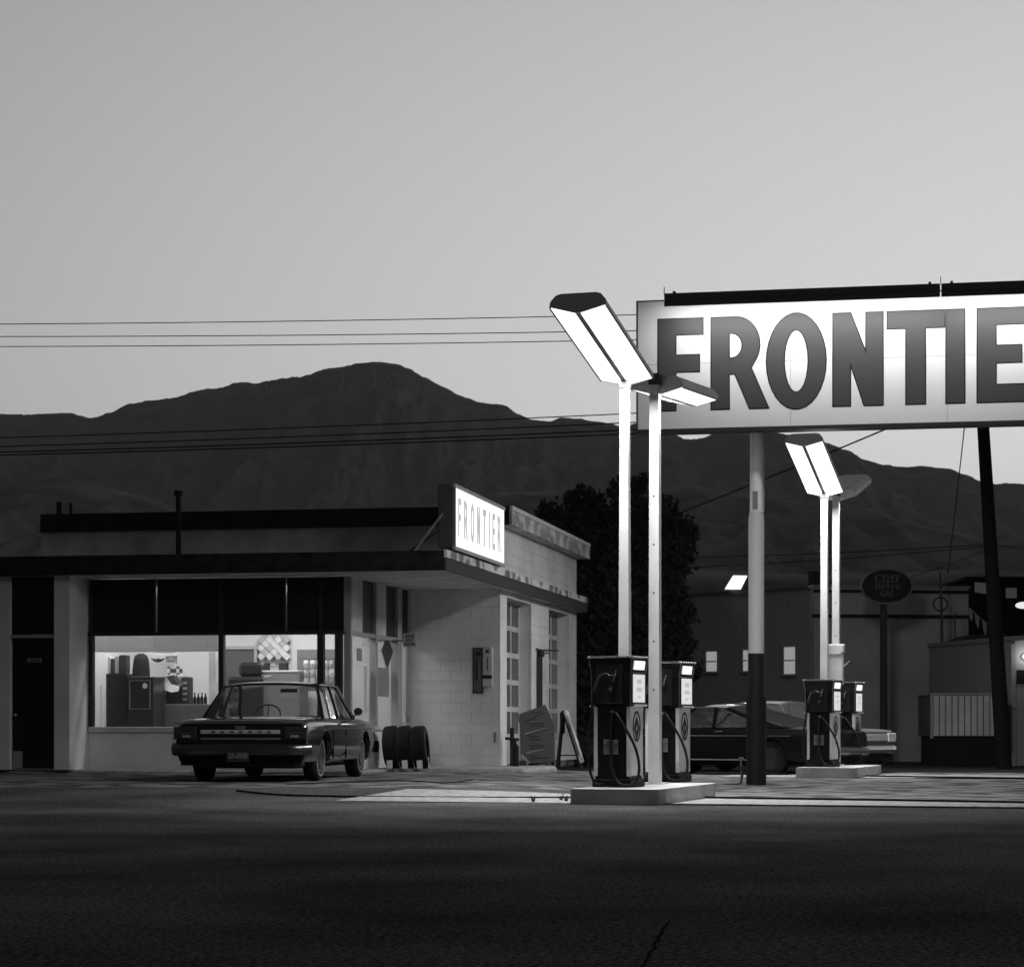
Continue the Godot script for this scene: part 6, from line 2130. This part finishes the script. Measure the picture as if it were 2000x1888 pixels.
func build_wires() -> void:
	var d := 52.0
	var b := P(1962, 1418, d)
	b.y = -0.05
	var top := Vector3(b.x - 0.61, 9.9, b.z)
	var up := thing("utility_pole", "leaning dark wooden utility pole behind the big sign", "utility pole", Transform3D(Basis(), b))
	var m := MB.new()
	m.tube([Vector3.ZERO, top - b], [0.185, 0.125], 14)
	part("pole", m, mats["wood_pole"], up)
	part("crossarm", bx(top - b + Vector3(-0.9, -0.25, 0.13), top - b + Vector3(0.9, -0.13, 0.23)), mats["wood_pole"], up)
	for x in [-0.8, 0.0, 0.8]:
		var im := MB.new()
		im.tube([top - b + Vector3(x, -0.13, 0.18), top - b + Vector3(x, 0.0, 0.18)], [0.04, 0.03], 8)
		part("insulator", im, G(0.1, 0.3), up)
	var lines := [
		[P(-420, 634, 54.5), P(1915, 596, d), 0.011, "topmost of the three thin overhead wires in the sky"],
		[P(-420, 656, 54.5), P(1915, 631, d), 0.011, "middle of the three thin overhead wires in the sky"],
		[P(-420, 676, 54.5), P(1915, 648, d), 0.011, "lowest of the three thin overhead wires in the sky"],
		[P(-420, 866, 54.5), P(1920, 772, d), 0.013, "top wire of the four crossing the mountain"],
		[P(-420, 883, 54.5), P(1920, 790, d), 0.014, "second wire of the four crossing the mountain"],
		[P(-420, 893, 54.5), P(1921, 806, d), 0.016, "third wire of the four crossing the mountain"],
		[P(-420, 898, 54.5), P(1922, 815, d), 0.016, "bottom wire of the four crossing the mountain"],
		[P(1322, 1004, 58.0), P(1925, 755, d), 0.02, "thick service cable slanting up from the tree to the big sign"],
		[P(1340, 1088, 64.0), P(1938, 1062, d), 0.014, "upper of two low wires from the tree to the leaning pole"],
		[P(1340, 1108, 64.0), P(1938, 1066, d), 0.014, "lower of two low wires from the tree to the leaning pole"],
		[P(1852, 1120, 60.4), P(1888, 800, d), 0.014, "steep wire from the service mast up behind the big sign"],
		[P(1700, 1150, 61.9), P(1938, 1070, d), 0.012, "short wire from the white building roof to the leaning pole"],
		[P(1940, 1062, d), P(2300, 1110, 60.0), 0.014, "wire running off beyond the leaning pole"],
	]
	for l in lines:
		var pts := []
		var a: Vector3 = l[0]
		var e: Vector3 = l[1]
		var sag := (e - a).length() * 0.004
		for k in 17:
			var t := k / 16.0
			pts.append(a.lerp(e, t) - a - Vector3(0, sag * 4.0 * t * (1.0 - t), 0))
		var w := MB.new()
		w.tube(pts, [l[2]], 5, false)
		one("overhead_wire", w, G(0.02, 0.6), l[3], "wire", "overhead wires", Transform3D(Basis(), a))


func foliage(lobes: Array, count: int, size: float, seed_: int) -> MB:
	var rng := RandomNumberGenerator.new()
	rng.seed = seed_
	var nz := FastNoiseLite.new()
	nz.seed = seed_
	nz.frequency = 1.1
	var b := MB.new()
	var vol := 0.0
	for l in lobes:
		vol += l[1].x * l[1].y * l[1].z
	for l in lobes:
		var n := int(count * l[1].x * l[1].y * l[1].z / vol)
		for i in n:
			var v := Vector3(rng.randfn(), rng.randfn(), rng.randfn()).normalized() * pow(rng.randf(), 0.42)
			var p: Vector3 = l[0] + v * l[1]
			if nz.get_noise_3dv(p * 1.5) < 0.05 - 0.2 * rng.randf():
				continue
			p += v * (0.25 * nz.get_noise_3dv(p * 2.5))
			var s := size * rng.randf_range(0.6, 1.3)
			var nn := Vector3(rng.randfn(), rng.randfn() + 0.6, rng.randfn()).normalized()
			var x := nn.cross(Vector3(rng.randfn(), rng.randfn(), rng.randfn())).normalized() * s
			var y := nn.cross(x).normalized() * s * 0.55
			b.tri(p - x, p + y, p + x, nn, nn, nn)
			b.tri(p - x, p + x, p - y, nn, nn, nn)
	return b


func build_trees() -> void:
	var lm := StandardMaterial3D.new()
	lm.albedo_color = grey(0.06)
	lm.roughness = 0.7
	lm.metallic_specular = 0.3
	lm.backlight_enabled = true
	lm.backlight = Color(0.12, 0.12, 0.12)
	var d := 60.0
	var base := P(1215, 1418, d)
	base.y = -0.03
	var s := d / F
	var lob := func(px: float, py: float, rx: float, ry: float, dz := 0.0) -> Array:
		var q := P(px, py, d)
		return [Vector3(q.x - base.x, q.y - base.y, dz), Vector3(rx * s, ry * s, rx * s * 1.1)]
	var t := thing("shade_tree", "big dark leafy tree behind the garage and the lamp posts", "tree", Transform3D(Basis(), base))
	var lobes := []
	for a in [[1115, 1055, 52, 62, 0.3], [1130, 985, 28, 36, 0.0], [1078, 1005, 30, 35, -0.2], [1165, 1035, 45, 60, 0.2], [1210, 965, 30, 38, 0.0], [1255, 950, 28, 22, 0.1], [1225, 1050, 70, 85, 0.0], [1290, 1010, 40, 45, -0.2], [1330, 1040, 34, 38, 0.1], [1310, 1090, 48, 55, 0.3], [1345, 1075, 20, 22, 0.2], [1180, 1140, 70, 80, 0.3], [1270, 1150, 70, 75, 0.2], [1150, 1230, 60, 80, 0.4], [1240, 1240, 75, 80, 0.3], [1310, 1210, 45, 70, 0.5], [1190, 1320, 75, 70, 0.3], [1290, 1310, 60, 75, 0.4], [1340, 1290, 30, 50, 0.6], [1150, 1390, 40, 50, 0.5]]:
		lobes.append(lob.call(a[0], a[1], a[2], a[3], a[4]))
	var lr := RandomNumberGenerator.new()
	lr.seed = 19
	for i in 60:
		var an := lr.randf_range(-0.15, PI + 0.15)
		lobes.append(lob.call(1212 + cos(an) * lr.randf_range(90, 150), 1105 - sin(an) * lr.randf_range(95, 165) + 25 * lr.randf(), lr.randf_range(7, 16), lr.randf_range(8, 20), lr.randf_range(-0.5, 0.5)))
	part("crown", foliage(lobes, 80000, 0.1, 3), lm, t)
	var tr := MB.new()
	tr.tube([Vector3.ZERO, Vector3(0.05, 1.2, 0), Vector3(0.0, 2.6, 0), Vector3(0.15, 4.2, 0), Vector3(0.2, 5.6, 0)], [0.26, 0.2, 0.17, 0.1, 0.03], 10)
	tr.tube([Vector3(0.0, 1.6, 0), Vector3(-0.6, 3.0, 0.1), Vector3(-1.2, 4.6, 0.1)], [0.13, 0.09, 0.03], 8)
	tr.tube([Vector3(0.0, 1.9, 0), Vector3(0.7, 3.2, 0.1), Vector3(1.3, 4.6, 0.0)], [0.12, 0.08, 0.03], 8)
	part("trunk", tr, mats["wood_pole"], t)
	var bp := P(1136, 1418, 54.5)
	bp.y = -0.03
	var bs := thing("low_bush", "low dark bush at the foot of the garage's back corner", "bush", Transform3D(Basis(), bp))
	part("leaves", foliage([[Vector3(0, 0.3, 0), Vector3(0.35, 0.34, 0.35)], [Vector3(0.25, 0.22, 0.1), Vector3(0.3, 0.26, 0.3)]], 2600, 0.06, 21), lm, bs)
	var st := MB.new()
	st.tube([Vector3.ZERO, Vector3(0.02, 0.35, 0)], [0.03, 0.012], 6)
	part("stem", st, mats["wood_pole"], bs)
	# the wood behind the far buildings, one dark mass
	var wl := []
	var rng := RandomNumberGenerator.new()
	rng.seed = 6
	for i in 34:
		var q := P(1330.0 + i * 30.0 + rng.randf_range(-12, 12), 1200, 150.0)
		var hh := rng.randf_range(5.2, 7.2)
		wl.append([Vector3(q.x, hh * 0.6, -150.0 + rng.randf_range(-6, 6)), Vector3(2.2, hh * 0.55, 2.2)])
	var wd := foliage(wl, 30000, 0.34, 31)
	var o := one("far_wood", wd, lm, "dark band of far trees behind the store roofs", "trees")
	o.set_meta("kind", "stuff")
